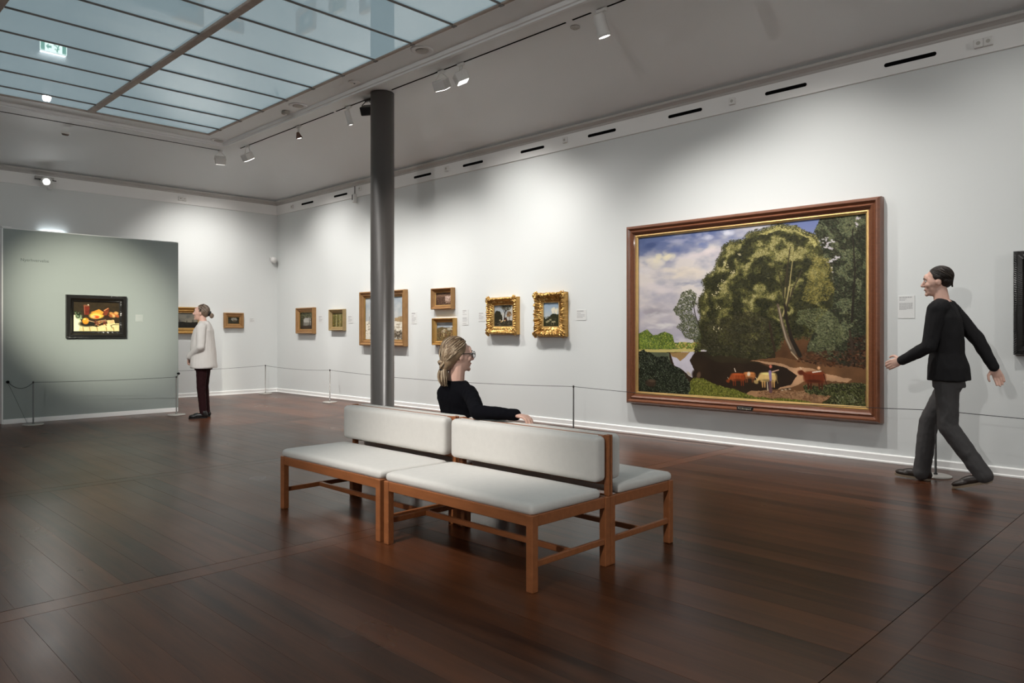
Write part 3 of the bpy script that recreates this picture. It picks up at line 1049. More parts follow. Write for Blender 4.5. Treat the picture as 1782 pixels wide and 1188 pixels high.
def bench(x, y, flip, label, wood_back=True):
    """origin: middle of the back edge on the floor; the seat reaches towards -x (or +x when flipped)"""
    t = empty('gallery_bench', (x, y, 0), R(180) if flip else 0)
    tag(t, label, 'bench', 'four cream bench units set back to back')
    L, D = BENCH_L / 2, BENCH_D
    for sx in (-D, -LEG):
        for sy in (-L, L - LEG):
            MB().bbox(sx, sx + LEG, sy, sy + LEG, 0.0, FT, 0.004).build('leg', M_OAK, t)
    ap = 0.058
    MB().bbox(-D + 0.005, -D + 0.028, -L + LEG, L - LEG, FT - ap, FT - 0.001, 0.003).build('front_rail', M_OAK, t)
    MB().bbox(-0.03, -0.008, -L + LEG, L - LEG, FT - ap, FT - 0.001, 0.003).build('back_rail', M_OAK, t)
    for s in (-1, 1):
        yy = s * (L - 0.016)
        MB().bbox(-D + LEG, -LEG, yy - 0.011, yy + 0.011, FT - ap, FT - 0.001, 0.003).build('side_rail', M_OAK, t)
        MB().bbox(-D + LEG, -LEG, yy - 0.010, yy + 0.010, 0.118, 0.150, 0.003).build('side_stretcher', M_OAK, t)
        # little rounded brackets where the legs meet the rails
    MB().bbox(-D / 2 - 0.012, -D / 2 + 0.012, -L + 0.026, L - 0.026, 0.119, 0.149, 0.003).build('long_stretcher', M_OAK, t)
    link_mesh('seat_cushion', pad(-D + 0.004, -0.075, -L + 0.003, L - 0.003, FT - 0.004, FT + 0.050, 0.024, (0.0, 0.0, 0.009)), M_CUSH, t)
    # back: slim posts and top rail with a thick pad in front
    for s in (-1, 1):
        yy = s * (L - 0.016)
        MB().bbox(-0.019, -0.002, yy - 0.016, yy + 0.016, FT, 0.700, 0.003).build('back_post', M_OAK, t)
    MB().bbox(-0.019, -0.002, -L + 0.032, L - 0.032, 0.672, 0.694, 0.003).build('top_rail', M_OAK, t)
    MB().bbox(-0.019, -0.002, -L + 0.032, L - 0.032, 0.43, 0.455, 0.003).build('lower_back_rail', M_OAK, t)
    link_mesh('back_cushion', pad(-0.112, -0.020, -L + 0.010, L - 0.010, 0.452, 0.697, 0.030, (0.007, 0.0, 0.0)), M_CUSH, t)
    # piping along the top edge of the pad
    MB().tube([(-0.045, -L + 0.05, 0.6975), (-0.045, L - 0.05, 0.6975)], 0.0022, 6).build('piping', M_CUSH, t)
    return t


XM = 3.190
bench(XM, 3.010, False, 'near bench unit facing the camera, closer to the front')
bench(XM, 4.255, False, 'near bench unit facing the camera, closer to the panel')
bench(XM, 3.010, True, 'far bench unit facing the big landscape, beside the seated woman')
bench(XM, 4.255, True, 'far bench unit facing the wall, hidden behind its backrest')

# ------------------------------------------------------------------ painting on canvas, done in numpy and stored as point colours
def vnoise(h, w, gy, gx, rs):
    g = rs.rand(gy + 2, gx + 2)
    y = np.linspace(0, gy, h, endpoint=False); x = np.linspace(0, gx, w, endpoint=False)
    yi = y.astype(int); xi = x.astype(int)
    fy = (y - yi)[:, None]; fx = (x - xi)[None, :]
    fy = fy * fy * (3 - 2 * fy); fx = fx * fx * (3 - 2 * fx)
    a = g[yi][:, xi]; b = g[yi][:, xi + 1]; c = g[yi + 1][:, xi]; d = g[yi + 1][:, xi + 1]
    return (a * (1 - fx) + b * fx) * (1 - fy) + (c * (1 - fx) + d * fx) * fy


def fbm(h, w, gy, gx, octs, seed):
    rs = np.random.RandomState(seed)
    s = np.zeros((h, w)); a = 1.0; t = 0
    for o_ in range(octs):
        s += a * vnoise(h, w, gy, gx, rs); t += a
        a *= 0.55; gy *= 2; gx *= 2
    return s / t


class Canvas:
    def __init__(self, w, h, quad=None, seed=1):
        self.w, self.h = w, h
        self.im = np.zeros((h, w, 3))
        self.rs = np.random.RandomState(seed)
        yy, xx = np.mgrid[0:h, 0:w]
        self.xx = xx; self.yy = yy
        self.H = None
        if quad:
            # sketch coordinates (corners tl tr br bl) to canvas pixels
            A = []; b = []
            for (x, y), (X, Y) in zip(quad, ((0, 0), (w, 0), (w, h), (0, h))):
                A.append([x, y, 1, 0, 0, 0, -X * x, -X * y]); b.append(X)
                A.append([0, 0, 0, x, y, 1, -Y * x, -Y * y]); b.append(Y)
            self.H = np.append(np.linalg.solve(np.array(A, float), np.array(b, float)), 1).reshape(3, 3)

    def P(self, pts):
        p = np.array(pts, float).reshape(-1, 2)
        if self.H is None:
            return p * np.array([self.w, self.h])
        q = np.c_[p, np.ones(len(p))] @ self.H.T
        return q[:, :2] / q[:, 2:]

    def sc(self):
        return self.w / 398.0 if self.H is not None else 1.0

    def mask(self, poly, rough=0.0, seed=3, soft=0):
        q = self.P(poly)
        xx, yy = self.xx + 0.5, self.yy + 0.5
        if rough:
            xx = xx + (fbm(self.h, self.w, 14, 18, 4, seed) - 0.5) * rough * 2
            yy = yy + (fbm(self.h, self.w, 14, 18, 4, seed + 9) - 0.5) * rough * 2
        m = np.zeros((self.h, self.w), bool)
        n = len(q)
        for i in range(n):
            x0, y0 = q[i]; x1, y1 = q[(i + 1) % n]
            c = (y0 > yy) != (y1 > yy)
            xi = (x1 - x0) * (yy - y0) / (y1 - y0 + 1e-9) + x0
            m ^= c & (xx < xi)
        return m

    def fill(self, m, c, a=1.0, var=0.0, seed=5, g=(12, 16)):
        c = np.array(c, float)
        k = a * m.astype(float)[..., None]
        v = 1.0
        if var:
            v = 1 + (fbm(self.h, self.w, g[0], g[1], 4, seed)[..., None] - 0.5) * 2 * var
        self.im = self.im * (1 - k) + np.clip(c * v, 0, 255) * k

    def poly(self, p, c, a=1.0, rough=0.0, var=0.0, seed=3):
        self.fill(self.mask(p, rough, seed), c, a, var, seed)

    def dab(self, x, y, rx, ry, ang, c, a=1.0):
        R_ = int(max(rx, ry) + 1.5)
        x0, x1 = max(0, int(x) - R_), min(self.w, int(x) + R_ + 1)
        y0, y1 = max(0, int(y) - R_), min(self.h, int(y) + R_ + 1)
        if x0 >= x1 or y0 >= y1: return
        dx = self.xx[y0:y1, x0:x1] - x; dy = self.yy[y0:y1, x0:x1] - y
        ca, sa = math.cos(ang), math.sin(ang)
        r = ((dx * ca + dy * sa) / rx) ** 2 + ((-dx * sa + dy * ca) / ry) ** 2
        k = (np.clip(1.35 - r, 0, 1) * a)[..., None]
        self.im[y0:y1, x0:x1] = self.im[y0:y1, x0:x1] * (1 - k) + np.array(c) * k

    def dabs(self, m, n, size, cols, ang=0.0, aspr=2.0, a=0.85, jit=14, spread=1.2):
        ys_, xs_ = np.nonzero(m)
        if len(ys_) == 0: return
        idx = self.rs.randint(0, len(ys_), n)
        for i in idx:
            c = np.array(cols[self.rs.randint(len(cols))], float) + self.rs.randn() * jit
            s = size * self.rs.uniform(0.6, 1.5)
            self.dab(xs_[i] + self.rs.rand(), ys_[i] + self.rs.rand(), s * aspr, s, ang + self.rs.randn() * spread * 0.5, np.clip(c, 0, 255), a)

    def line(self, pts, r0, r1, c, a=1.0):
        q = self.P(pts)
        seg = np.r_[0, np.cumsum(np.hypot(*np.diff(q, axis=0).T))]
        n = max(2, int(seg[-1] / max(0.5, min(r0, r1) * 0.7)))
        for u in np.linspace(0, seg[-1], n):
            x = np.interp(u, seg, q[:, 0]); y = np.interp(u, seg, q[:, 1])
            r = r0 + (r1 - r0) * u / seg[-1]
            self.dab(x, y, r, r, 0, c, a)

    def blobs(self, x, y, rx, ry, c, ang=0.0, a=1.0):
        q = self.P([(x, y)])[0]; s = self.sc() if self.H is not None else self.w
        s2 = s if self.H is not None else self.h
        self.dab(q[0], q[1], rx * s, ry * s2, ang, c, a)

    def soften(self):
        p = np.pad(self.im, ((1, 1), (1, 1), (0, 0)), 'edge')
        self.im = (p[1:-1, 1:-1] * 4 + p[:-2, 1:-1] + p[2:, 1:-1] + p[1:-1, :-2] + p[1:-1, 2:]) / 8

    def linear(self, gain=1.0):
        x = np.clip(self.im, 0, 255) / 255.0
        return np.where(x <= 0.04045, x / 12.92, ((x + 0.055) / 1.055) ** 2.4) * gain


def canvas_mesh(cv, w, h, gain=1.0):
    nx, ny = cv.w, cv.h
    X = np.linspace(-w / 2, w / 2, nx); Z = np.linspace(h / 2, -h / 2, ny)
    co = np.zeros((ny, nx, 3), 'f')
    co[..., 0] = X[None, :]; co[..., 2] = Z[:, None]
    lum = cv.im.mean(2)
    co[..., 1] = -0.0006 * (lum / 255.0)
    idx = np.arange(nx * ny).reshape(ny, nx)
    q = np.stack([idx[:-1, :-1], idx[1:, :-1], idx[1:, 1:], idx[:-1, 1:]], -1).reshape(-1, 4)
    me = bpy.data.meshes.new('canvas')
    me.vertices.add(nx * ny); me.vertices.foreach_set('co', co.reshape(-1))
    me.loops.add(q.size); me.loops.foreach_set('vertex_index', q.reshape(-1).astype('i'))
    me.polygons.add(len(q)); me.polygons.foreach_set('loop_start', np.arange(0, q.size, 4, dtype='i'))
    try:
        me.polygons.foreach_set('loop_total', np.full(len(q), 4, 'i'))
    except Exception:
        pass
    me.update(calc_edges=True)
    a = me.color_attributes.new('paint', 'FLOAT_COLOR', 'POINT')
    c4 = np.ones((nx * ny, 4), 'f'); c4[:, :3] = cv.linear(gain).reshape(-1, 3)
    a.data.foreach_set('color', c4.reshape(-1))
    return me


def rails(name, w, h, prof, m, parent, seg=1, disp=None, smooth=False):
    """four mitred mouldings; prof = (inset from the outer edge, height off the wall)"""
    out = []
    n = len(prof)
    for side in range(4):
        v = []
        for j in range(seg + 1):
            u = j / seg
            for k, (ins, ht) in enumerate(prof):
                hw, hh = w / 2 - ins, h / 2 - ins
                if side == 0: p = [-hw + 2 * hw * u, hh]
                elif side == 1: p = [hw, hh - 2 * hh * u]
                elif side == 2: p = [hw - 2 * hw * u, -hh]
                else: p = [-hw, -hh + 2 * hh * u]
                dh = do = 0.0
                if disp and 0 < k < n - 1:
                    dh, do = disp(side, u, k / (n - 1), w if side % 2 == 0 else h)
                    ox, oz = ((0, 1), (1, 0), (0, -1), (-1, 0))[side]
                    p[0] += ox * do; p[1] += oz * do
                v.append((p[0], -max(0, ht + dh), p[1]))
        f = []
        for j in range(seg):
            for k in range(n - 1):
                a = j * n + k
                f.append((a, a + 1, a + n + 1, a + n))
        out.append(MB().add(v, f).build(name, m, parent, smooth))
    return out


def picture(label, wall, pos, w, h, prof, m, cv, slip=None, slip_m=None, seg=1, disp=None, gain=1.0, smooth=False, tilt=0.0, name='framed_painting'):
    """wall 'r' faces -x, 'b' faces -y; pos = (coordinate along the wall, height of the centre, wall plane)"""
    if wall == 'r':
        t = empty(name, (pos[2], pos[0], pos[1]), R(-90))
    else:
        t = empty(name, (pos[0], pos[2], pos[1]), 0)
    tag(t, label, 'painting')
    rails('frame_rail', w, h, prof, m, t, seg, disp, smooth)
    ins, ht = prof[-1]
    if slip:
        sw, sd = slip
        rails('inner_slip', w - 2 * ins, h - 2 * ins, [(0, ht - 0.012), (0, ht), (sw * 0.35, ht + 0.002), (sw * 0.5, ht - sd * 0.4), (sw * 0.8, ht - sd * 0.5), (sw, ht - sd)], slip_m, t)
        ins += sw; ht -= sd
    ht -= 0.008
    c = link_mesh('canvas', canvas_mesh(cv, w - 2 * ins + 0.004, h - 2 * ins + 0.004, gain), M_PAINT, t)
    c.location = (0, -ht, 0)
    # stretcher behind the canvas
    MB().bbox(-w / 2 + 0.02, w / 2 - 0.02, -min(0.02, ht * 0.5), 0.0, -h / 2 + 0.02, h / 2 - 0.02, 0.002).build('backing_board', M_GOLDB, t)
    return t


# ---- the big landscape
def paint_landscape():
    Q = ((1107, 413), (1505, 372), (1503, 707), (1107, 681))
    c = Canvas(640, 449, Q, 11)
    h, w = c.h, c.w
    # sky
    t = (c.yy / h)[..., None]; s = (c.xx / w)[..., None]
    top = np.array([84, 98, 140]) * (1 - s) + np.array([112, 124, 172]) * s
    sky_ = top * (1 - np.clip(t * 2.2, 0, 1)) + np.array([178, 172, 182]) * np.clip(t * 2.2, 0, 1)
    c.im = sky_.copy()
    n1 = fbm(h, w, 5, 4, 5, 21); n2 = fbm(h, w, 9, 6, 5, 33); n3 = fbm(h, w, 16, 9, 4, 8)
    cl = np.clip((n1 * 0.6 + n2 * 0.4 - 0.50 + 0.30 * np.exp(-((c.yy / h - 0.33) / 0.18) ** 2)) * 5, 0, 1)
    c.fill(cl, (222, 212, 204), 0.9)
    c.fill(np.clip((n3 - 0.55) * 5, 0, 1) * cl, (168, 166, 178), 0.55)
    # bright cumulus and darker gaps
    for x, y, rx, ry, cc, a in ((1130, 455, 26, 11, (226, 216, 200), .75), (1150, 447, 16, 10, (238, 226, 190), .75), (1118, 470, 16, 10, (214, 208, 208), .6), (1185, 475, 34, 9, (232, 218, 198), .7),
                               (1140, 500, 40, 9, (214, 204, 204), .7), (1200, 445, 24, 6, (216, 206, 208), .7), (1235, 440, 26, 8, (222, 208, 206), .7),
                               (1225, 412, 14, 6, (206, 204, 216), .6), (1262, 405, 12, 6, (214, 214, 224), .7), (1180, 418, 26, 4, (160, 162, 188), .5),
                               (1122, 425, 22, 9, (72, 86, 128), .75), (1165, 432, 20, 8, (92, 104, 148), .6), (1250, 395, 12, 5, (92, 122, 196), .8), (1220, 425, 12, 4, (110, 124, 170), .6),
                               (1215, 490, 14, 6, (150, 152, 170), .7), (1190, 493, 16, 3, (150, 152, 168), .6), (1128, 540, 26, 10, (158, 152, 160), .6),
                               (1140, 548, 18, 5, (208, 202, 204), .7), (1150, 566, 22, 5, (224, 220, 216), .8), (1125, 558, 16, 4, (206, 200, 200), .6), (1150, 585, 40, 8, (166, 164, 178), .6), (1180, 595, 16, 6, (214, 208, 212), .6)):
        for k in range(14):
            c.blobs(x + c.rs.randn() * rx * .45, y + c.rs.randn() * ry * .45, rx * .5, ry * .5, np.array(cc) + c.rs.randn() * 5, c.rs.randn() * .2, a * .42)
    c.soften()
    # far shore
    far = c.mask([(1107, 580), (1122, 572), (1132, 583), (1140, 582), (1152, 576), (1166, 583), (1170, 596), (1184, 594), (1200, 596), (1215, 594), (1215, 612), (1107, 612)], 3, 41)
    c.fill(far, (96, 112, 44), 1, .35, 4)
    c.dabs(far, 1100, 1.2, [(146, 160, 62), (74, 96, 40), (120, 140, 56), (60, 80, 52), (168, 172, 78)], 0, 1.3)
    c.dabs(c.mask([(1170, 596), (1215, 594), (1215, 609), (1170, 610)], 1), 90, 1.6, [(186, 166, 84), (150, 120, 66), (206, 190, 110)], 0, 1.3)
    # lake
    c.poly([(1100, 611), (1400, 612), (1400, 690), (1100, 690)], (46, 34, 23), 1, 0, .2)
    c.poly([(1107, 608), (1175, 607), (1215, 607), (1210, 612), (1107, 613)], (196, 180, 112), 1, 1)
    c.poly([(1107, 613), (1160, 613), (1165, 640), (1107, 640)], (90, 96, 74), 1, 3, .3)
    c.poly([(1163, 614), (1206, 612), (1200, 622), (1196, 628), (1206, 646), (1200, 656), (1170, 634)], (196, 190, 200), 1, 5, .08)
    c.poly([(1162, 613), (1196, 613), (1188, 622), (1180, 628), (1174, 622), (1166, 620)], (142, 110, 62), .9, 2, .2)
    # wood behind: brown floor and dark interior
    c.poly([(1300, 560), (1505, 540), (1505, 660), (1420, 660), (1340, 640), (1290, 622)], (86, 58, 36), 1, 4, .3)
    c.poly([(1240, 600), (1345, 590), (1345, 632), (1250, 630), (1215, 618)], (50, 42, 27), 1, 4, .25)
    for x, y, rx, ry in ((1338, 575, 4, 8), (1350, 572, 4, 8), (1369, 566, 3, 12), (1373, 575, 6, 4), (1410, 573, 7, 4), (1415, 566, 5, 4), (1343, 582, 4, 5)):
        c.blobs(x, y, rx, ry, (196, 168, 104), 0, .9)
    # main crown
    crown = [(1213, 523), (1222, 500), (1222, 488), (1236, 470), (1243, 452), (1252, 440), (1262, 424), (1278, 418), (1296, 411), (1312, 402), (1330, 399), (1352, 394), (1372, 394), (1392, 399), (1408, 404),
             (1420, 412), (1424, 430), (1440, 450), (1450, 500), (1440, 560), (1400, 585), (1360, 580), (1345, 612), (1318, 624), (1280, 622), (1240, 618), (1222, 610), (1205, 612), (1212, 590), (1216, 560), (1212, 540)]
    cm_ = c.mask(crown, 13, 52)
    c.fill(cm_, (54, 53, 28), 1, .45, 6, (16, 20))
    # boughs: bands of light and shade that droop outward from the trunk
    q0 = c.P([(1366, 540)])[0]
    ang_f = np.arctan2(c.yy - q0[1], c.xx - q0[0]); rad_f = np.hypot(c.yy - q0[1], c.xx - q0[0]) / w
    warp = fbm(h, w, 10, 12, 4, 77)
    bough = 0.5 + 0.5 * np.sin(rad_f * 52 + warp * 13 + ang_f * 2.0)
    light = np.clip(0.55 * bough + 0.75 * (fbm(h, w, 22, 28, 4, 78) - .2) - 0.12, 0, 1)
    up = np.clip(1.15 - (c.yy / h) * 0.75, .45, 1)
    light = light * up
    dk = cm_ & (light < .36); md = cm_ & (light >= .30); hi = cm_ & (light > .50)
    A_ = -0.35
    c.dabs(dk, 6500, 1.15, [(34, 34, 20), (46, 44, 26), (28, 30, 20), (52, 52, 30)], A_, 2.2, .65)
    c.dabs(md, 15000, .85, [(80, 78, 40), (92, 88, 46), (68, 72, 36), (86, 82, 50), (62, 60, 34)], A_, 2.3, .7)
    c.dabs(hi, 9000, .75, [(124, 116, 66), (110, 108, 54), (140, 130, 82), (100, 100, 58)], A_, 2.2, .75)
    c.dabs(cm_ & (light > .60), 3600, .7, [(158, 150, 96), (146, 138, 84), (172, 162, 112)], A_, 2.2, .75)
    # lower crown in shade
    low = c.mask([(1222, 560), (1300, 540), (1345, 560), (1345, 620), (1280, 624), (1215, 612)], 9, 61)
    c.dabs(low & cm_, 3600, 1.2, [(50, 48, 30), (62, 58, 38), (40, 38, 26), (74, 68, 48)], .2, 2.2, .5)
    # sunlit rim of the crown
    rim = c.mask([(1318, 406), (1330, 398), (1352, 393), (1378, 393), (1400, 399), (1418, 408), (1424, 424), (1412, 432), (1404, 412), (1380, 402), (1350, 402), (1328, 408)], 6, 66)
    c.dabs(rim, 1500, .8, [(190, 178, 112), (164, 154, 88), (198, 188, 128), (132, 126, 70)], -.3, 2.0, .7)
    # feathered outline
    edge = cm_.astype(float)
    e2 = np.roll(edge, 6, 1) + np.roll(edge, -6, 1) + np.roll(edge, 6, 0) + np.roll(edge, -6, 0)
    fr = (e2 > 0) & (e2 < 4) & (c.yy < h * .72)
    c.dabs(fr, 2600, .8, [(62, 62, 36), (84, 82, 46), (48, 48, 30)], A_, 2.6, .8)
    # sky showing through
    for x, y in ((1262, 462), (1258, 458), (1270, 474), (1274, 472), (1248, 500), (1245, 508), (1240, 512), (1255, 490), (1246, 535), (1240, 570), (1248, 572), (1282, 440)):
        for k in range(5):
            c.blobs(x + c.rs.randn() * 2, y + c.rs.randn() * 2, 1.3, .9, (214, 200, 158), .5, .8)
    # leaning small tree at the water's edge
    sm = c.mask([(1183, 505), (1196, 502), (1206, 512), (1207, 530), (1200, 540), (1214, 560), (1216, 590), (1205, 596), (1200, 588), (1188, 588), (1182, 572), (1174, 566), (1184, 556), (1172, 550), (1167, 540), (1176, 524)], 10, 71)
    c.dabs(sm, 2600, .85, [(62, 68, 44), (84, 90, 58), (44, 50, 34), (104, 106, 72)], .5, 2.4, .75)
    c.line([(1202, 524), (1206, 548), (1214, 570), (1224, 586)], 1.3, 1.8, (46, 42, 30))
    # big trunk and limbs
    c.line([(1367, 466), (1368, 500), (1366, 540)], 1.6, 2.6, (52, 46, 32), .8)
    c.line([(1376, 452), (1373, 474), (1370, 500), (1364, 530), (1358, 550)], 1.2, 2.2, (160, 146, 98), .7)
    c.line([(1372, 430), (1366, 470), (1362, 510)], 1.4, 2.2, (60, 52, 34), .8)
    c.line([(1392, 470), (1378, 500), (1366, 530)], 1.4, 2.4, (64, 56, 40), .8)
    c.line([(1350, 470), (1358, 500), (1362, 530)], 1.2, 2.0, (58, 52, 36), .7)
    for a, b in (((1363, 500), (1362, 518)), ((1369, 498), (1367, 514)), ((1374, 500), (1371, 516))):
        c.line([a, b], 1.6, 1.0, (176, 160, 108), .4)
    c.line([(1350, 530), (1358, 565), (1366, 590), (1378, 614)], 3.6, 6.2, (98, 84, 68))
    c.line([(1352, 535), (1357, 562), (1364, 588), (1372, 606)], 1.4, 2.2, (158, 142, 120), .8)
    c.line([(1362, 530), (1366, 560), (1374, 590), (1388, 618)], 3.0, 5.6, (40, 32, 24))
    c.line([(1373, 612), (1384, 624)], 1.8, 1.8, (176, 150, 118))
    c.line([(1335, 560), (1340, 590), (1345, 610)], 2.4, 3.2, (54, 42, 30))
    # right hand trees
    rt = c.mask([(1424, 384), (1440, 376), (1505, 370), (1505, 655), (1470, 640), (1440, 628), (1428, 610), (1400, 612), (1405, 590), (1420, 560), (1440, 540), (1450, 500), (1446, 462), (1430, 444), (1422, 420), (1416, 402)], 11, 81)
    c.fill(rt, (38, 40, 27), 1, .4, 9)
    c.dabs(rt, 9500, .9, [(34, 36, 26), (52, 58, 38), (72, 78, 52), (46, 40, 30), (58, 52, 36), (84, 88, 62)], .35, 2.4, .7)
    c.dabs(rt & (light > .40), 3000, .85, [(102, 108, 76), (86, 94, 68), (118, 118, 84)], .4, 2.4, .7)
    for x, y, rx, ry in ((1430, 416, 6, 4), (1438, 424, 5, 3), (1446, 421, 4, 3), (1442, 432, 4, 3), (1434, 430, 4, 2), (1447, 452, 7, 3), (1440, 455, 4, 2), (1454, 448, 4, 2), (1491, 380, 3, 2), (1487, 390, 2, 3)):
        for k in range(9):
            c.blobs(x + c.rs.randn() * rx * .6, y + c.rs.randn() * ry * .6, 1.6, 1.0, (200, 192, 196), .3, .8)
    # yellow sunlit boughs
    yl = c.mask([(1408, 452), (1440, 448), (1448, 466), (1440, 484), (1452, 500), (1440, 520), (1410, 528), (1392, 520), (1396, 500), (1404, 480)], 12, 91)
    c.dabs(yl, 1700, .85, [(140, 126, 62), (116, 108, 52), (156, 140, 76), (92, 88, 46), (72, 72, 40)], -.1, 2.6, .55)
    c.dabs(c.mask([(1385, 540), (1450, 540), (1470, 590), (1440, 620), (1400, 612), (1420, 580), (1380, 560)], 10, 95), 2400, .85, [(84, 90, 58), (106, 110, 76), (60, 64, 42), (128, 128, 92)], .35, 2.8, .6)
    c.dabs(c.mask([(1470, 590), (1505, 585), (1505, 640), (1470, 636)], 6), 600, 1.1, [(50, 32, 22), (76, 46, 30), (34, 26, 18)], 0, 2.0, .7)
    c.line([(1474, 575), (1478, 600), (1476, 640)], 2.4, 4.0, (62, 50, 38))
    c.line([(1480, 400), (1484, 470), (1478, 560)], 1.6, 3.0, (40, 34, 26), .6)
    # bank, path, ground
    c.poly([(1320, 624), (1360, 622), (1420, 632), (1503, 640), (1503, 707), (1330, 700), (1300, 692), (1330, 678), (1370, 676), (1386, 656), (1372, 640), (1340, 632), (1300, 628)], (112, 78, 50), 1, 3, .25)
    c.poly([(1302, 626), (1350, 632), (1376, 638), (1410, 641), (1432, 650), (1480, 658), (1470, 664), (1400, 660), (1384, 668), (1350, 678), (1372, 656), (1366, 646), (1340, 636)], (188, 146, 110), 1, 5, .22)
    c.dabs(c.mask([(1395, 612), (1503, 608), (1503, 640), (1430, 636), (1380, 630)], 4), 320, 1.4, [(70, 42, 26), (100, 64, 40), (48, 36, 24)], .1, 2.4, .8)
    c.poly([(1335, 634), (1366, 640), (1384, 652), (1372, 668), (1346, 676), (1318, 678), (1330, 650)], (42, 30, 21), 1, 4, .3)
    c.poly([(1300, 678), (1340, 680), (1400, 678), (1450, 690), (1420, 700), (1330, 694), (1290, 690)], (156, 118, 84), 1, 6, .3)
    c.dabs(c.mask([(1310, 680), (1440, 676), (1450, 696), (1320, 694)], 4), 500, 1.0, [(176, 134, 98), (120, 84, 58), (96, 66, 44)], 0, 2.6, .6)
    # grass
    g1 = c.mask([(1190, 672), (1206, 654), (1222, 660), (1250, 672), (1280, 680), (1320, 690), (1360, 692), (1420, 700), (1440, 708), (1190, 690)], 8, 101)
    c.fill(g1, (84, 86, 32), 1, .3, 14)
    c.dabs(g1, 3200, .8, [(124, 126, 48), (96, 102, 36), (146, 142, 66), (64, 68, 28)], 1.4, 2.0, .8)
    g2 = c.mask([(1395, 670), (1430, 668), (1503, 664), (1503, 708), (1420, 704), (1440, 690), (1400, 682)], 10, 107)
    c.fill(g2, (40, 42, 22), 1, .4, 15)
    c.dabs(g2, 1700, .9, [(62, 68, 32), (90, 94, 46), (36, 30, 20), (126, 124, 84)], .4, 1.8, .75)
    # dark bush and stones on the near bank
    b1 = c.mask([(1107, 612), (1118, 606), (1124, 614), (1142, 616), (1160, 622), (1170, 634), (1186, 650), (1196, 668), (1192, 690), (1107, 684)], 14, 111)
    c.fill(b1, (26, 28, 18), 1, .4, 17)
    c.dabs(b1, 500, .9, [(132, 140, 118), (104, 114, 84)], 0, 1.4, .8)
    c.dabs(b1, 2300, .9, [(44, 54, 34), (30, 32, 22), (70, 80, 56), (22, 20, 16), (96, 104, 84)], 0, 1.5, .8)
    c.blobs(1128, 666, 12, 7, (62, 46, 34), 0, .9); c.blobs(1130, 662, 9, 3, (96, 78, 60), 0, .7)
    c.blobs(1206, 650, 7, 8, (42, 30, 22), .3, 1); c.blobs(1212, 652, 4, 6, (112, 86, 66), .3, .8); c.blobs(1195, 650, 6, 2.5, (188, 172, 150), .7, .9)
    # cattle and figures
    def cow(x, y, s, body, leg, flip=1, headlow=True):
        hy0 = y + 5 * s if headlow else y - 6 * s
        for q in (-7, -4, 5, 8):
            c.line([(x + q * s, y + 3 * s), (x + q * s + flip * .5, y + 13 * s)], 1.9 * s, 1.2 * s, leg)
        for q in np.linspace(-8, 8, 9):
            c.blobs(x + q * s, y + abs(q) * .05 * s, 4.0 * s, 5.6 * s, np.array(body) + c.rs.randn() * 7, 0, .9)
        c.blobs(x, y - 4 * s, 9 * s, 1.4 * s, np.minimum(255, np.array(body) * 1.35), 0, .6)
        c.blobs(x, y + 4.5 * s, 8 * s, 1.6 * s, np.array(body) * .5, 0, .6)
        c.line([(x - flip * 14 * s, hy0 - 2 * s), (x - flip * 15.5 * s, hy0 - 4.5 * s)], .7 * s, .5 * s, (226, 206, 176), .8)
        hy = y + 5 * s if headlow else y - 6 * s
        c.line([(x - flip * 9 * s, y - 1 * s), (x - flip * 14 * s, hy)], 3.2 * s, 2.4 * s, body)
        c.blobs(x - flip * 15 * s, hy + 1.5 * s, 3.2 * s, 2.4 * s, np.array(body) * .8, .3, 1)
        c.line([(x + flip * 10 * s, y - 3 * s), (x + flip * 13 * s, y + 8 * s)], .8 * s, .7 * s, np.array(body) * .6)
    cow(1300, 652, .95, (186, 118, 66), (120, 70, 40), 1, True)
    c.blobs(1299, 650, 3, 4, (232, 214, 186), .2, .95)
    cow(1280, 655, 1.15, (158, 74, 34), (112, 50, 26), 1, True)
    c.line([(1274, 640), (1276, 646)], .8, 1.2, (236, 214, 190))
    cow(1332, 655, 1.35, (222, 186, 118), (196, 150, 92), 1, True)
    cow(1413, 655, 1.6, (112, 48, 24), (76, 36, 20), 1, False)
    c.line([(1410, 647), (1424, 645)], 1.6, 1.4, (240, 224, 206)); c.blobs(1420.5, 639.5, 2.6, 2.8, (236, 178, 130), 0, 1)
    c.line([(1336, 664), (1337, 680)], 4.2, 5.0, (98, 70, 74)); c.line([(1331, 664), (1332, 678)], 1.2, 1.6, (206, 188, 160))
    c.line([(1336, 646), (1337, 660)], 4.4, 3.4, (142, 120, 158)); c.line([(1340, 646), (1351, 643)], 1.4, 1.2, (222, 178, 150))
    c.blobs(1337, 637, 2.6, 3.0, (206, 120, 96), 0, 1)
    for x, y in ((1357, 678), (1363, 677), (1370, 676)): c.blobs(x, y, 2.2, 1.2, (206, 184, 156), 0, .9)
    c.dabs(c.mask([(1450, 688), (1480, 684), (1484, 700), (1452, 702)]), 60, 1.1, [(120, 126, 90), (92, 98, 64), (146, 148, 116)], .5, 1.6, .8)
    return c


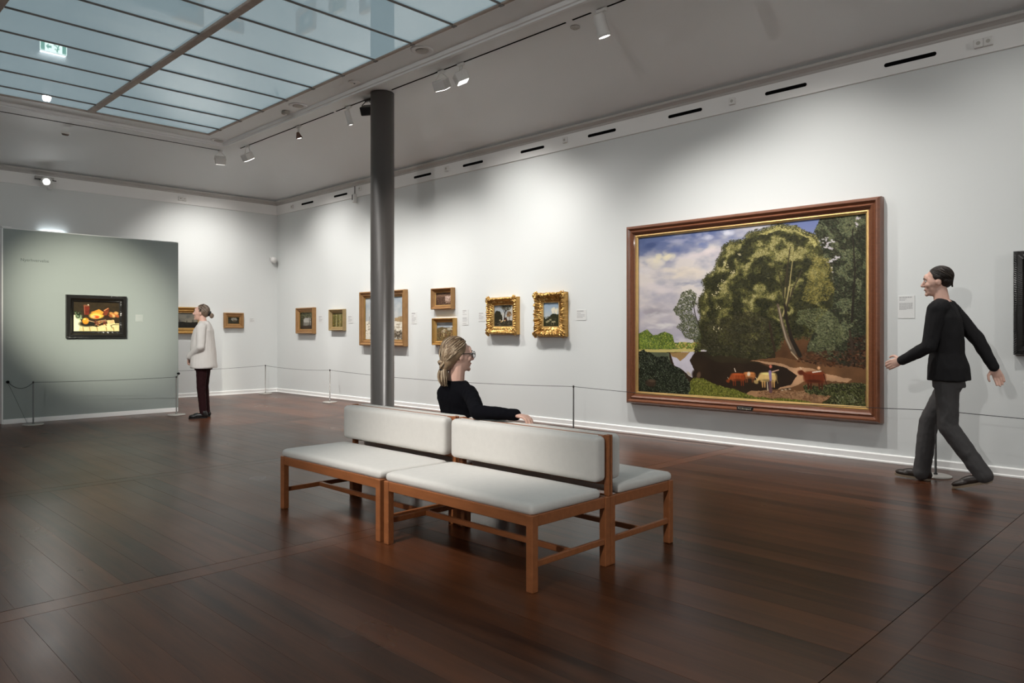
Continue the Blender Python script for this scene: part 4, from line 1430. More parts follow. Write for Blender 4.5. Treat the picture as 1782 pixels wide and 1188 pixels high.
BIGP = [(0, 0), (0, 0.070), (0.006, 0.098), (0.022, 0.116), (0.036, 0.118), (0.052, 0.096), (0.060, 0.092), (0.078, 0.104), (0.094, 0.090), (0.098, 0.074), (0.118, 0.070)]
big = picture('huge forest landscape with cattle by a lake in a brown wooden frame', 'r', (3.93, 1.465, XR), 2.96, 2.175, BIGP, M_MAHOG, paint_landscape(), slip=(0.032, 0.022), slip_m=M_GOLDL, gain=0.88)
np_ = MB().bbox(-0.095, 0.095, -0.1225, -0.098, -0.022, 0.022, 0.008).build('nameplate', M_PLATE, big, loc=(0.10, 0, -1.0425))
np_['label'] = 'small black nameplate with pale lettering'
text_mesh('lettering', 'P.C.Skovgaard', 0.026, M_PLATETXT, np_, (0, -0.1232, 0), (R(90), 0, 0), 0.0004)


# ---- small pictures
def paint_trees(seed):          # dark trees with a pale opening onto water
    c = Canvas(60, 78, None, seed)
    c.im[:] = (70, 66, 48)
    c.poly([(.25, .45), (.4, .3), (.6, .35), (.78, .3), (.85, .62), (.3, .64)], (168, 164, 156), 1, 3, .1)
    c.poly([(.25, .6), (.85, .6), (.9, .8), (.2, .82)], (120, 116, 106), 1, 2, .15)
    c.poly([(0, .8), (1, .78), (1, 1), (0, 1)], (62, 48, 34), 1, 2, .3)
    for x in (.08, .2, .7, .86, .95):
        c.line([(x, 1.0), (x + .03, .1)], 1.8, 1.0, (42, 36, 26))
    c.dabs(c.mask([(0, 0), (1, 0), (1, .3), (.75, .35), (.5, .22), (.25, .4), (0, .6)], 3), 240, 1.6, [(54, 58, 38), (84, 84, 54), (40, 42, 30), (112, 108, 76)], 0, 1.5)
    for x in (.72, .82): c.line([(x, .78), (x, .9)], 1.2, 1.2, (40, 26, 22))
    return c


def paint_birches(seed):
    c = Canvas(56, 66, None, seed)
    c.im[:] = (104, 98, 50)
    c.poly([(0, 0), (1, 0), (1, .12), (0, .2)], (156, 144, 88), 1, 3, .2)
    c.poly([(0, .55), (1, .5), (1, 1), (0, 1)], (96, 84, 38), 1, 2, .3)
    c.dabs(np.ones((66, 56), bool), 420, 1.3, [(80, 78, 38), (124, 114, 58), (60, 58, 32), (140, 128, 70)], 1.2, 1.6, .6)
    for x in (.18, .33, .42, .66, .88): c.line([(x, .95), (x + .01, .08)], 1.0, .7, (196, 186, 150) if x in (.33, .66) else (60, 54, 34))
    return c


def paint_winter(seed):
    c = Canvas(110, 96, None, seed)
    t = (c.yy / c.h)[..., None]
    c.im = np.array([150, 160, 168]) * (1 - t) + np.array([176, 176, 170]) * t + np.zeros((96, 110, 3))
    cl = np.clip((fbm(96, 110, 5, 5, 4, seed) - .45) * 4, 0, 1)
    c.fill(cl * (c.yy < 60), (196, 196, 192), .6)
    c.poly([(0, .58), (.2, .52), (.45, .6), (.8, .52), (1, .55), (1, 1), (0, 1)], (214, 208, 194), 1, 3, .1)
    c.poly([(.8, .5), (.92, .46), (1, .47), (1, .6), (.78, .58)], (150, 128, 96), 1, 2, .2)
    c.poly([(.6, .8), (1, .78), (1, 1), (.65, 1)], (62, 52, 40), .9, 4, .4)
    for x, y in ((.1, .55), (.16, .5), (.3, .5), (.72, .4)): c.line([(x, .62), (x, y - .1)], .9, .5, (66, 58, 48))
    c.dabs(c.mask([(0, .6), (1, .6), (1, 1), (0, 1)]), 260, 1.3, [(186, 176, 156), (226, 222, 210), (120, 106, 84)], 0, 2.2, .5)
    return c


def paint_barn(seed):
    c = Canvas(80, 60, None, seed)
    c.im[:] = (84, 60, 46)
    c.poly([(0, 0), (1, 0), (1, .2), (.5, .35), (0, .4)], (120, 92, 74), 1, 2, .25)
    c.poly([(.58, .32), (.95, .28), (.98, .7), (.6, .72)], (192, 168, 156), 1, 2, .1)
    c.poly([(0, .75), (1, .72), (1, 1), (0, 1)], (70, 50, 38), 1, 2, .3)
    for x in (.1, .24, .38, .5): c.line([(x, .9), (x + .02, .38)], 1.3, 1.0, (48, 34, 28))
    c.dabs(np.ones((60, 80), bool), 260, 1.3, [(98, 72, 58), (60, 42, 34), (140, 110, 92)], .3, 1.8, .5)
    c.dabs(c.mask([(.6, .6), (1, .6), (1, .85), (.6, .85)]), 40, 1.6, [(176, 150, 132), (120, 96, 80)], 0, 1.6, .8)
    return c


def paint_farm(seed):
    c = Canvas(78, 82, None, seed)
    c.im[:] = (150, 158, 166)
    c.fill(np.clip((fbm(82, 78, 4, 5, 4, seed) - .45) * 4, 0, 1) * (c.yy < 28), (196, 196, 194), .7)
    c.poly([(0, .33), (.3, .25), (.6, .3), (1, .28), (1, 1), (0, 1)], (104, 88, 56), 1, 3, .3)
    c.poly([(.25, .45), (.45, .36), (.6, .42), (.6, .56), (.25, .56)], (196, 184, 156), 1, 1)
    c.poly([(.62, .32), (.85, .28), (.95, .4), (.64, .44)], (176, 168, 150), 1, 1)
    c.dabs(c.mask([(0, .4), (1, .4), (1, 1), (0, 1)]), 520, 1.2, [(84, 70, 44), (130, 108, 66), (60, 44, 34), (150, 132, 92), (110, 60, 44), (70, 76, 48)], .4, 1.8, .7)
    for x, y in ((.2, .62), (.4, .6), (.55, .62), (.75, .66), (.85, .58)): c.line([(x, y), (x + .01, y + .14)], 1.8, 1.4, [(96, 56, 44), (190, 176, 150), (70, 44, 36), (160, 120, 80), (208, 190, 150)][int(x * 10) % 5])
    return c


def paint_cows(seed):
    c = Canvas(84, 80, None, seed)
    c.im[:] = (150, 156, 160)
    c.fill(np.clip((fbm(80, 84, 4, 5, 4, seed) - .4) * 4, 0, 1), (186, 178, 166), .7)
    c.poly([(0, .38), (.12, .24), (.3, .3), (.42, .5), (.45, .75), (0, .8)], (40, 38, 26), 1, 3, .3)
    c.poly([(.5, .75), (.55, .58), (.66, .56), (.72, .75)], (58, 34, 26), 1, 2, .2)
    c.dabs(c.mask([(.66, .35), (.82, .28), (.92, .42), (.86, .55), (.7, .54)], 2), 130, 1.4, [(110, 84, 56), (86, 66, 46), (136, 108, 78)], 0, 1.5)
    c.line([(.5, .85), (.54, .5), (.6, .2)], 2.6, 1.3, (38, 32, 26)); c.line([(.55, .4), (.44, .12)], 1.3, .7, (44, 38, 30)); c.line([(.57, .35), (.78, .1)], 1.2, .6, (44, 38, 30))
    c.dabs(c.mask([(.3, 0), (.9, 0), (.85, .2), (.6, .26), (.38, .16)], 3), 210, 1.3, [(66, 62, 48), (48, 44, 34), (96, 90, 72)], .3, 1.6, .7)
    c.poly([(0, .74), (1, .72), (1, 1), (0, 1)], (40, 36, 24), 1, 2, .3)
    c.dabs(c.mask([(0, .76), (1, .76), (1, 1), (0, 1)]), 160, 1.2, [(60, 54, 38), (30, 26, 18), (110, 104, 90)], 0, 2.2, .6)
    for x, y, cc in ((.3, .7, (190, 170, 140)), (.42, .74, (222, 196, 150)), (.55, .72, (206, 170, 120)), (.36, .78, (160, 130, 90))): c.blobs(x, y, .05, .035, cc, 0, .95)
    c.line([(.8, .72), (.81, .5)], 1.3, .8, (48, 36, 28))
    return c


def paint_sheep(seed):
    c = Canvas(62, 78, None, seed)
    t = (c.yy / c.h)[..., None]
    c.im = np.array([136, 156, 178]) * (1 - t) + np.array([206, 206, 196]) * t + np.zeros((78, 62, 3))
    for x, y in ((.55, .3), (.65, .26), (.75, .34), (.85, .3), (.6, .4), (.8, .42)): c.blobs(x, y, .09, .08, (236, 222, 190), 0, .7)
    c.poly([(0, .68), (.25, .66), (.45, .52), (.6, .46), (.8, .48), (1, .5), (1, 1), (0, 1)], (44, 46, 28), 1, 2, .3)
    c.poly([(0, .58), (.08, .6), (.1, .8), (0, .8)], (40, 48, 32), 1, 2)
    c.dabs(c.mask([(0, .6), (1, .5), (1, 1), (0, 1)]), 200, 1.2, [(58, 58, 34), (34, 34, 22), (74, 66, 40)], 0, 1.8, .6)
    for x, y in ((.3, .76), (.42, .71), (.2, .8), (.58, .8), (.68, .79)): c.blobs(x, y, .09, .035, (176, 166, 132), .1, .9)
    c.line([(.48, .82), (.48, .92)], 1, 1, (120, 108, 84)); c.line([(.64, .82), (.64, .92)], 1, 1, (120, 108, 84))
    return c


def paint_town(seed):
    c = Canvas(78, 84, None, seed)
    t = (c.yy / c.h)[..., None]
    c.im = np.array([128, 126, 118]) * (1 - t) + np.array([170, 160, 134]) * t + np.zeros((84, 78, 3))
    c.fill(np.clip((fbm(84, 78, 4, 4, 4, seed) - .48) * 5, 0, 1), (100, 100, 98), .6)
    c.poly([(0, .62), (.2, .58), (.5, .64), (1, .6), (1, 1), (0, 1)], (40, 36, 30), 1, 2, .25)
    for x, y in ((.1, .4), (.45, .46), (.75, .44)): c.line([(x, .68), (x, y)], 2.0, .5, (44, 40, 36))
    return c


def paint_house(seed):
    c = Canvas(60, 48, None, seed)
    c.im[:] = (56, 52, 38)
    c.poly([(.35, .1), (.7, .08), (.85, .3), (.8, .55), (.45, .6), (.3, .35)], (176, 172, 160), 1, 3, .15)
    c.poly([(.45, .45), (.6, .38), (.75, .46), (.75, .62), (.45, .64)], (130, 112, 92), 1, 1)
    c.dabs(np.ones((48, 60), bool), 220, 1.2, [(46, 44, 32), (74, 70, 50), (34, 32, 24)], 0, 1.5, .55)
    return c


def paint_stilllife(seed):
    c = Canvas(150, 100, None, seed)
    c.im[:] = (40, 30, 18)
    c.fill(np.ones((100, 150)), (46, 36, 20), 1, .3, 3)
    # tablecloth
    c.poly([(0, .45), (.12, .47), (.2, .75), (.5, .85), (.72, .73), (1, .72), (1, 1), (0, 1)], (214, 198, 142), 1, 2, .12)
    c.poly([(0, .44), (.1, .46), (.14, .7), (.12, 1), (0, 1)], (232, 224, 184), 1, 1)
    for x in (.2, .34, .5, .7, .86): c.line([(x, .85), (x + .02, 1)], 1.6, 1.2, (150, 116, 60), .7)
    c.line([(.8, .8), (.86, .76), (1, .76)], 1.2, 1.0, (70, 50, 28), .9); c.line([(.82, .82), (.84, .88)], 1.4, 1.0, (50, 36, 20), .9)
    # glass of red beer
    c.poly([(.215, .12), (.345, .12), (.335, .44), (.235, .44)], (104, 36, 20), 1, 1, .25)
    c.poly([(.22, .1), (.345, .1), (.34, .16), (.225, .16)], (128, 84, 56), .8, 1); c.blobs(.315, .10, .015, .02, (240, 230, 200))
    c.line([(.23, .14), (.24, .42)], .8, .8, (170, 110, 80), .7)
    # dark plate, leaves
    c.blobs(.28, .74, .17, .10, (22, 20, 12)); c.blobs(.42, .72, .12, .07, (24, 26, 16)); c.blobs(.1, .48, .06, .1, (34, 48, 28), 0, .8)
    c.dabs(c.mask([(.02, .3), (.16, .34), (.2, .6), (.06, .6)]), 50, 1.6, [(60, 84, 52), (24, 34, 20), (170, 190, 150)], .6, 1.6, .7)
    # lemon
    for k in range(10): c.blobs(.25 + c.rs.randn() * .012, .64 + c.rs.randn() * .015, .062, .09, (238, 176 - k * 4, 40), 0, .5)
    c.blobs(.235, .58, .03, .03, (255, 224, 120), 0, .8); c.blobs(.26, .72, .05, .03, (206, 120, 26), 0, .6)
    # ham
    for k in range(12): c.blobs(.5 + c.rs.randn() * .03, .45 + c.rs.randn() * .02, .13, .10, (232, 176, 70), -.1, .5)
    c.poly([(.36, .36), (.55, .25), (.64, .32), (.64, .45), (.5, .36)], (224, 150, 52), .9, 2, .2)
    c.blobs(.475, .49, .115, .075, (250, 214, 120), -.05, .9); c.blobs(.475, .50, .09, .055, (206, 92, 36), -.05, .95); c.blobs(.43, .50, .04, .03, (246, 200, 150), 0, .8); c.blobs(.51, .52, .04, .03, (176, 50, 24), 0, .8)
    # bread, meat
    c.poly([(.62, .42), (.68, .26), (.76, .18), (.78, .26), (.72, .46)], (110, 50, 28), 1, 1.5, .3); c.line([(.66, .28), (.75, .2)], 1.6, 1.2, (206, 140, 90))
    for x, y, cc in ((.82, .38, (206, 140, 70)), (.9, .4, (186, 112, 56)), (.86, .46, (236, 180, 110)), (.95, .46, (170, 90, 46)), (.93, .36, (216, 160, 90)), (.8, .46, (150, 80, 40))): c.blobs(x, y, .055, .055, cc, .3, .9)
    c.blobs(.72, .5, .06, .06, (48, 26, 16))
    for x0, y0, x1, y1 in ((.48, .66, .7, .6), (.5, .72, .74, .62), (.46, .78, .6, .7), (.3, .62, .45, .68)): c.line([(x0, y0), (x1, y1)], 1.4, 1.0, (190, 150, 110), .9)
    c.poly([(.72, .62), (.88, .6), (.9, .72), (.74, .73)], (206, 176, 120), 1, 1, .2)
    c.dabs(c.mask([(.46, .62), (.7, .62), (.7, .78), (.46, .8)]), 60, 1.5, [(120, 40, 26), (200, 150, 80), (60, 30, 18)], .3, 1.6, .8)
    return c


PL = lambda W, D: [(0, 0), (0, D * .75), (W * .08, D * .95), (W * .2, D), (W * .34, D * .9), (W * .45, D * .72), (W * .62, D * .66), (W * .7, D * .72), (W * .85, D * .5), (W, D * .42)]
picture('small brown-gold framed woodland picture nearest the room corner', 'r', (13.20, 1.48, XR), 0.66, 0.515, PL(.082, .085), M_GOLDB, paint_trees(3), slip=(.012, .008), slip_m=M_GOLD, gain=.95)
picture('small olive-gold framed birch wood picture, second from the room corner', 'r', (12.06, 1.482, XR), 0.50, 0.40, PL(.062, .075), M_OLIVE, paint_birches(5), slip=(.01, .008), slip_m=M_OLIVE, gain=.95)
picture('large gold framed winter landscape partly hidden by the column', 'r', (10.60, 1.492, XR), 1.32, 0.955, PL(.098, .095), M_GOLDB, paint_winter(6), slip=(.015, .012), slip_m=M_GOLD, gain=.95)
picture('gold framed barn interior, upper of the two stacked paintings', 'r', (8.99, 1.782, XR), 0.51, 0.335, PL(.058, .085), M_GOLDB, paint_barn(7), slip=(.012, .01), slip_m=M_GOLDL, gain=.95)
picture('gold framed village scene, lower of the two stacked paintings', 'r', (8.955, 1.26, XR), 0.53, 0.43, PL(.056, .085), M_GOLD, paint_farm(8), slip=(.012, .01), slip_m=M_GOLDL, gain=.95)


def carve(amp, fl, frq=30.0, sd=0.0, out=0.6, side_only=None):
    def f(side, u, k, L):
        x = u * L
        if side_only is not None and side not in side_only:
            amp_, fl_ = amp * .25, 0
        else:
            amp_, fl_ = amp, fl
        e = min(u, 1 - u) * L
        a = amp_ * math.sin(math.pi * k)
        n = noise.noise(Vector((x * frq, k * 5 + side * 7.3, sd))) + .6 * noise.noise(Vector((x * frq * 2.1, k * 9 + side * 3.1, sd + 4)))
        dh = a * n
        if fl_: dh += fl_ * math.cos(x * 2 * math.pi / 0.036) * math.exp(-((k - .45) / .22) ** 2)
        do = a * out * noise.noise(Vector((x * frq * .9, 2.2 + side, sd))) if k < .35 else 0
        return dh, do
    return f


def corner_scrolls(t, w, h, s, m, seed):
    r = random.Random(seed)
    for cx in (-1, 1):
        for cz in (-1, 1):
            mb = MB()
            bx, bz = cx * (w / 2 - s * .45), cz * (h / 2 - s * .45)
            for k in range(16):
                a = r.uniform(0, 6.28); q = r.uniform(0, s * .55)
                mb.ell((bx + q * math.cos(a), -0.075 - r.uniform(0, .018), bz + q * math.sin(a)), (r.uniform(.012, .024), r.uniform(.012, .022), r.uniform(.012, .026)), n=10)
            for k in range(3):      # curled leaf tips that break the outline
                a = math.atan2(cz, cx) + (k - 1) * .7
                P = []
                for q in range(7):
                    u = q / 6
                    P.append((bx + (s * .25 + s * .45 * u) * math.cos(a + .5 * u * u), -0.075 - .012 * math.sin(u * 3), bz + (s * .25 + s * .45 * u) * math.sin(a + .5 * u * u)))
                mb.tube(P, [.012 * (1 - .55 * (q / 6)) for q in range(7)], 6)
            mb.build('corner_ornament', m, t, smooth=True)


PO = lambda W, D: [(0, 0), (0, D * .55), (W * .06, D * .8), (W * .16, D * .98), (W * .28, D), (W * .38, D * .9), (W * .48, D * .74), (W * .58, D * .6), (W * .68, D * .55), (W * .78, D * .58), (W * .88, D * .5), (W, D * .42)]
p6 = picture('gold frame with ribbed sides and corner ornaments around a tree and cattle', 'r', (7.635, 1.49, XR), 0.615, 0.54, PO(.105, .10), M_GOLD, paint_cows(9), slip=(.014, .01), slip_m=M_GOLDL, seg=130, disp=carve(.013, .009, 36, 1.5), smooth=True, gain=.95)
corner_scrolls(p6, .615, .54, .085, M_GOLD, 4)
p7 = picture('heavily carved gold frame around a small picture of resting sheep', 'r', (6.705, 1.492, XR), 0.555, 0.60, PO(.125, .105), M_GOLD, paint_sheep(10), slip=(.014, .01), slip_m=M_GOLDL, seg=150, disp=carve(.032, .0, 52, 6.5, 1.0), smooth=True, gain=.95)
corner_scrolls(p7, .555, .60, .09, M_GOLD, 9)
# end wall
picture('gold framed town skyline picture behind the standing woman', 'b', (5.72, 1.478, YB), 0.60, 0.51, PL(.10, .07), M_GOLD, paint_town(12), slip=(.012, .01), slip_m=M_GOLDL, gain=.75)
picture('small gold framed house in trees near the end wall corner', 'b', (6.625, 1.487, YB), 0.405, 0.31, PL(.08, .06), M_GOLDB, paint_house(13), slip=(.01, .008), slip_m=M_GOLD, gain=.75)


def ripple(side, u, k, L):
    return .0022 * math.cos(u * L * 2 * math.pi / 0.02) * (1 if k > .6 or k < .3 else .15), 0


EB = lambda W, D: [(0, 0), (0, D * .7), (W * .06, D * .85), (W * .18, D * .85), (W * .24, D), (W * .5, D), (W * .6, D * .8), (W * .72, D * .6), (W * .9, D * .5), (W, D * .4)]
picture('still life with ham and lemon in a broad black rippled frame', 'b', (3.42, 1.478, PY), 0.80, 0.62, EB(.098, .07), M_EBONY, paint_stilllife(14), seg=110, disp=ripple, gain=1.0)
picture('dark picture in a black rippled frame at the edge of the photograph', 'r', (0.82, 1.50, XR), 1.14, 0.885, EB(.14, .09), M_EBONY, paint_barn(21), slip=(.012, .01), slip_m=M_GOLDB, seg=90, disp=ripple, gain=.6)


# ---- wall labels
def wall_label(wall, a, z, w, h, label, rows, n=None):
    t = empty('wall_label', (XR, a, z) if wall == 'r' else (a, (YB if wall == 'b' else PY), z), R(-90) if wall == 'r' else 0)
    tag(t, label, 'label', 'printed captions beside the paintings')
    MB().bbox(-w / 2, w / 2, -0.004, 0, -h / 2, h / 2, 0.0008).build('card', M_PAPERG if wall == 'p' else M_PAPER, t)
    r = random.Random(int(a * 100))
    mb = MB()
    for i, (zz, th, ln) in enumerate(rows):
        x = -w / 2 + w * .08
        end = x + w * .84 * ln
        while x < end:
            q = min(end, x + r.uniform(.05, .13) * w)
            mb.box(x, q, -0.0046, -0.0040, h / 2 - h * zz - h * th, h / 2 - h * zz)
            x = q + w * .022
    mb.build('print', M_INK, t)['kind'] = 'stuff'


R4 = [(.08, .10, .75), (.30, .06, .45), (.46, .05, .9), (.58, .05, .9), (.70, .05, .7)]
wall_label('r', 12.694, 1.50, .16, .14, 'caption card right of the picture nearest the corner', R4)
wall_label('r', 11.666, 1.485, .16, .14, 'caption card right of the birch wood picture', R4)
wall_label('r', 9.767, 1.488, .15, .20, 'caption card right of the winter landscape', R4 + [(.84, .04, .6)])
wall_label('r', 8.495, 1.48, .14, .24, 'tall caption card right of the two stacked paintings', [(.05, .06, .7), (.18, .03, .4), (.3, .03, .8), (.52, .06, .8), (.64, .03, .9), (.72, .03, .8), (.88, .03, .7)])
wall_label('r', 8.126, 1.483, .14, .14, 'caption card left of the ribbed gold frame', R4)
wall_label('r', 6.198, 1.478, .17, .14, 'caption card right of the carved gold frame', R4)
wall_label('r', 2.251, 1.489, .145, .215, 'tall caption card right of the big landscape', [(.05, .045, .9), (.13, .03, .5), (.19, .025, .4)] + [(.32 + i * .04, .022, .95 if i < 7 else .5) for i in range(8)])
wall_label('p', 4.01, 1.465, .11, .11, 'caption card on the green panel beside the still life', R4)
wall_label('b', 7.03, 1.49, .11, .09, 'caption card beside the small house picture on the end wall', R4)

# ------------------------------------------------------------------ people
def X(M, p):
    return M @ Vector(p)


def add_head(mb, M, k=1.0, fem=True):
    R3 = M.to_3x3()

    def e(c, r):
        mb.ell(X(M, [q * k for q in c]), [q * k for q in r], R3, 20)
    e((0, -0.016, 0.036), (0.073, 0.090, 0.078))
    e((0, 0.016, 0.0), (0.066, 0.076, 0.078))
    e((0, 0.030, -0.035), (0.054, 0.056, 0.074))
    e((0, 0.040, -0.078), (0.040, 0.042, 0.032))
    e((0, 0.078, -0.094), (0.017, 0.015, 0.015))
    e((0, 0.070, 0.036), (0.044, 0.022, 0.034))
    for s in (-1, 1):
        e((s * 0.034, 0.062, -0.022), (0.022, 0.024, 0.024))
        e((s * 0.030, 0.080, 0.026), (0.020, 0.010, 0.008))
        e((s * 0.072, -0.008, -0.004), (0.008, 0.019, 0.030))
    mb.cap(X(M, (0, 0.086 * k, 0.014 * k)), X(M, (0, 0.108 * k, -0.022 * k)), 0.0085 * k, 0.0115 * k, 10)
    e((0, 0.097, -0.027), (0.015, 0.010, 0.009))
    e((0, 0.082, -0.052), (0.023, 0.012, 0.009))
    e((0, 0.079, -0.066), (0.022, 0.012, 0.011))


def face_details(parent, M, k=1.0):
    for s in (-1, 1):
        mb = MB(); mb.ell(X(M, (s * 0.031 * k, 0.0765 * k, 0.010 * k)), (0.0100 * k,) * 3, None, 14)
        ey = mb.build('eye', M_EYEW, parent, smooth=True)
        mb = MB(); mb.ell(X(M, (s * 0.031 * k, 0.0835 * k, 0.010 * k)), (0.0048 * k,) * 3, None, 10)
        mb.build('iris', M_IRIS, ey, smooth=True)
        mb = MB(); mb.tube([X(M, (s * q[0] * k, q[1] * k, q[2] * k)) for q in ((0.016, 0.093, 0.030), (0.031, 0.092, 0.034), (0.047, 0.080, 0.030))], 0.003 * k)
        mb.build('eyebrow', HAIR_D[1], parent, smooth=True)
    mb = MB()
    mb.tube([X(M, (q[0] * k, q[1] * k, q[2] * k)) for q in ((-0.022, 0.084, -0.058), (-0.010, 0.0915, -0.056), (0, 0.0925, -0.057), (0.010, 0.0915, -0.056), (0.022, 0.084, -0.058))], [0.002, 0.0045, 0.005, 0.0045, 0.002])
    mb.build('lips', M_LIP, parent, smooth=True)


def add_hand(mb, w, d, n, s, curl=0.5, k=1.0):
    w = Vector(w); d = Vector(d).normalized(); n = (Vector(n) - d * Vector(n).dot(d)).normalized()
    s = (Vector(s) - d * Vector(s).dot(d) - n * Vector(s).dot(n)).normalized()
    M = Matrix((s, d, n)).transposed()
    mb.ell(w + d * 0.048 * k, (0.036 * k, 0.048 * k, 0.014 * k), M, 14)
    for off, ln in ((0.029, 0.070), (0.010, 0.078), (-0.010, 0.072), (-0.028, 0.056)):
        kn = w + d * (0.086 - abs(off) * 0.25) * k + s * off * k
        mb.cap(w + s * off * 0.6 * k + d * 0.01, kn, 0.012 * k, 0.0102 * k, 10)
        p = kn; a = 0.0
        for q, fr in enumerate((0.45, 0.30, 0.25)):
            a += curl * (0.75, 0.95, 0.6)[q]
            v = d * math.cos(a) + n * math.sin(a)
            p2 = p + v * ln * fr * k
            mb.cap(p, p2, (0.0096 - q * 0.0007) * k, (0.0089 - q * 0.0008) * k, 10)
            p = p2
    p = w + d * 0.022 * k + s * 0.024 * k
    p1 = p + (d * 0.55 + s * 0.7 + n * 0.3).normalized() * 0.040 * k
    p2 = p1 + (d * 0.85 + s * 0.25 + n * 0.45).normalized() * 0.030 * k
    p3 = p2 + (d * 0.85 - s * 0.05 + n * 0.5).normalized() * 0.022 * k
    mb.cap(p, p1, 0.0135 * k, 0.0110 * k, 10); mb.cap(p1, p2, 0.0108 * k, 0.0095 * k, 10); mb.cap(p2, p3, 0.0095 * k, 0.0082 * k, 10)


def shoe(parent, heel, ang, L, m, pitch=0.0, sole_m=None, h=0.085, wd=0.044):
    M = Matrix.Translation(Vector(heel)) @ Matrix.Rotation(ang, 4, 'Z') @ Matrix.Rotation(pitch, 4, 'X')
    R3 = M.to_3x3()
    mb = MB()
    mb.ell(X(M, (0, 0.035, 0.045)), (wd * 0.82, 0.045, 0.045), R3)
    mb.ell(X(M, (0, L * 0.45, 0.042)), (wd * 0.85, L * 0.36, 0.040), R3)
    mb.ell(X(M, (0, L * 0.74, 0.032)), (wd, L * 0.25, 0.028), R3)
    mb.cap(X(M, (0, 0.035, 0.05)), X(M, (0, 0.045, h)), 0.040, 0.042)
    me = blob(mb, 0.005, 5)
    o = link_mesh('shoe', me, m, parent)
    pts = []
    for i in range(24):
        a = 2 * math.pi * i / 24
        y = L * 0.5 + L * 0.5 * math.sin(a)
        wx = wd * (0.80 + 0.25 * math.exp(-((y / L - 0.72) / 0.2) ** 2)) * abs(math.cos(a)) ** 0.6 * (1 if math.cos(a) > 0 else -1)
        pts.append((wx, y))
    n = len(pts)
    v = [X(M, (p[0], p[1], 0.0)) for p in pts] + [X(M, (p[0] * 1.02, p[1], 0.018)) for p in pts]
    MB().add(v, [tuple(range(n))[::-1], tuple(range(n, 2 * n))] + [(i, (i + 1) % n, n + (i + 1) % n, n + i) for i in range(n)]).build('sole', sole_m or m, o)
    return o


def hair_strands(mb, M, n, rng_, tie, rad=(0.086, 0.096, 0.087), cen=(0, -0.026, 0.042), lo=-1.0, hi=1.0, thick=0.0032, nm=3, amp=0.004):
    cen = Vector(cen)
    for i in range(n):
        a = rng_.uniform(lo, hi)
        # hairline from the forehead round to behind the ear
        ph = a * 2.05
        st = Vector((math.sin(ph) * 0.92, math.cos(ph) * 0.66 + 0.05, 0.62 - 0.62 * abs(a) ** 1.5))
        back = rng_.random() ** 1.4
        st = st.normalized().slerp(Vector((0.15 * math.sin(ph), -0.25, 0.95)).normalized(), back * 0.85)
        en = Vector(((rng_.random() - 0.5) * 0.35 + 0.18 * math.sin(ph), -0.80, -0.62)).normalized()
        P = []; rd = []
        wv = rng_.uniform(0, 6.3)
        for q in range(11):
            u = q / 10
            try:
                dvec = st.slerp(en, u)
            except Exception:
                dvec = st
            lift = 1.0 + rng_.uniform(-0.004, 0.010) + amp * 8 * math.sin(u * math.pi) * math.sin(wv)
            p = cen + Vector((dvec.x * rad[0], dvec.y * rad[1], dvec.z * rad[2])) * lift
            p.x += amp * math.sin(u * 7 + wv)
            if u > 0.75:
                p = p.lerp(Vector(tie) + Vector((rng_.uniform(-.012, .012), rng_.uniform(-.006, .006), rng_.uniform(-.012, .012))), (u - 0.75) / 0.25 * 0.9)
            P.append(M @ p)
            rd.append(thick * (0.55 + 0.6 * math.sin(math.pi * min(1, u * 1.05 + 0.1))))
        mb.tube(P, rd, 5, rng_.choice([0, 0, 0, 1, 1, 2, 2][: 7]) if nm == 3 else rng_.randint(0, nm - 1))


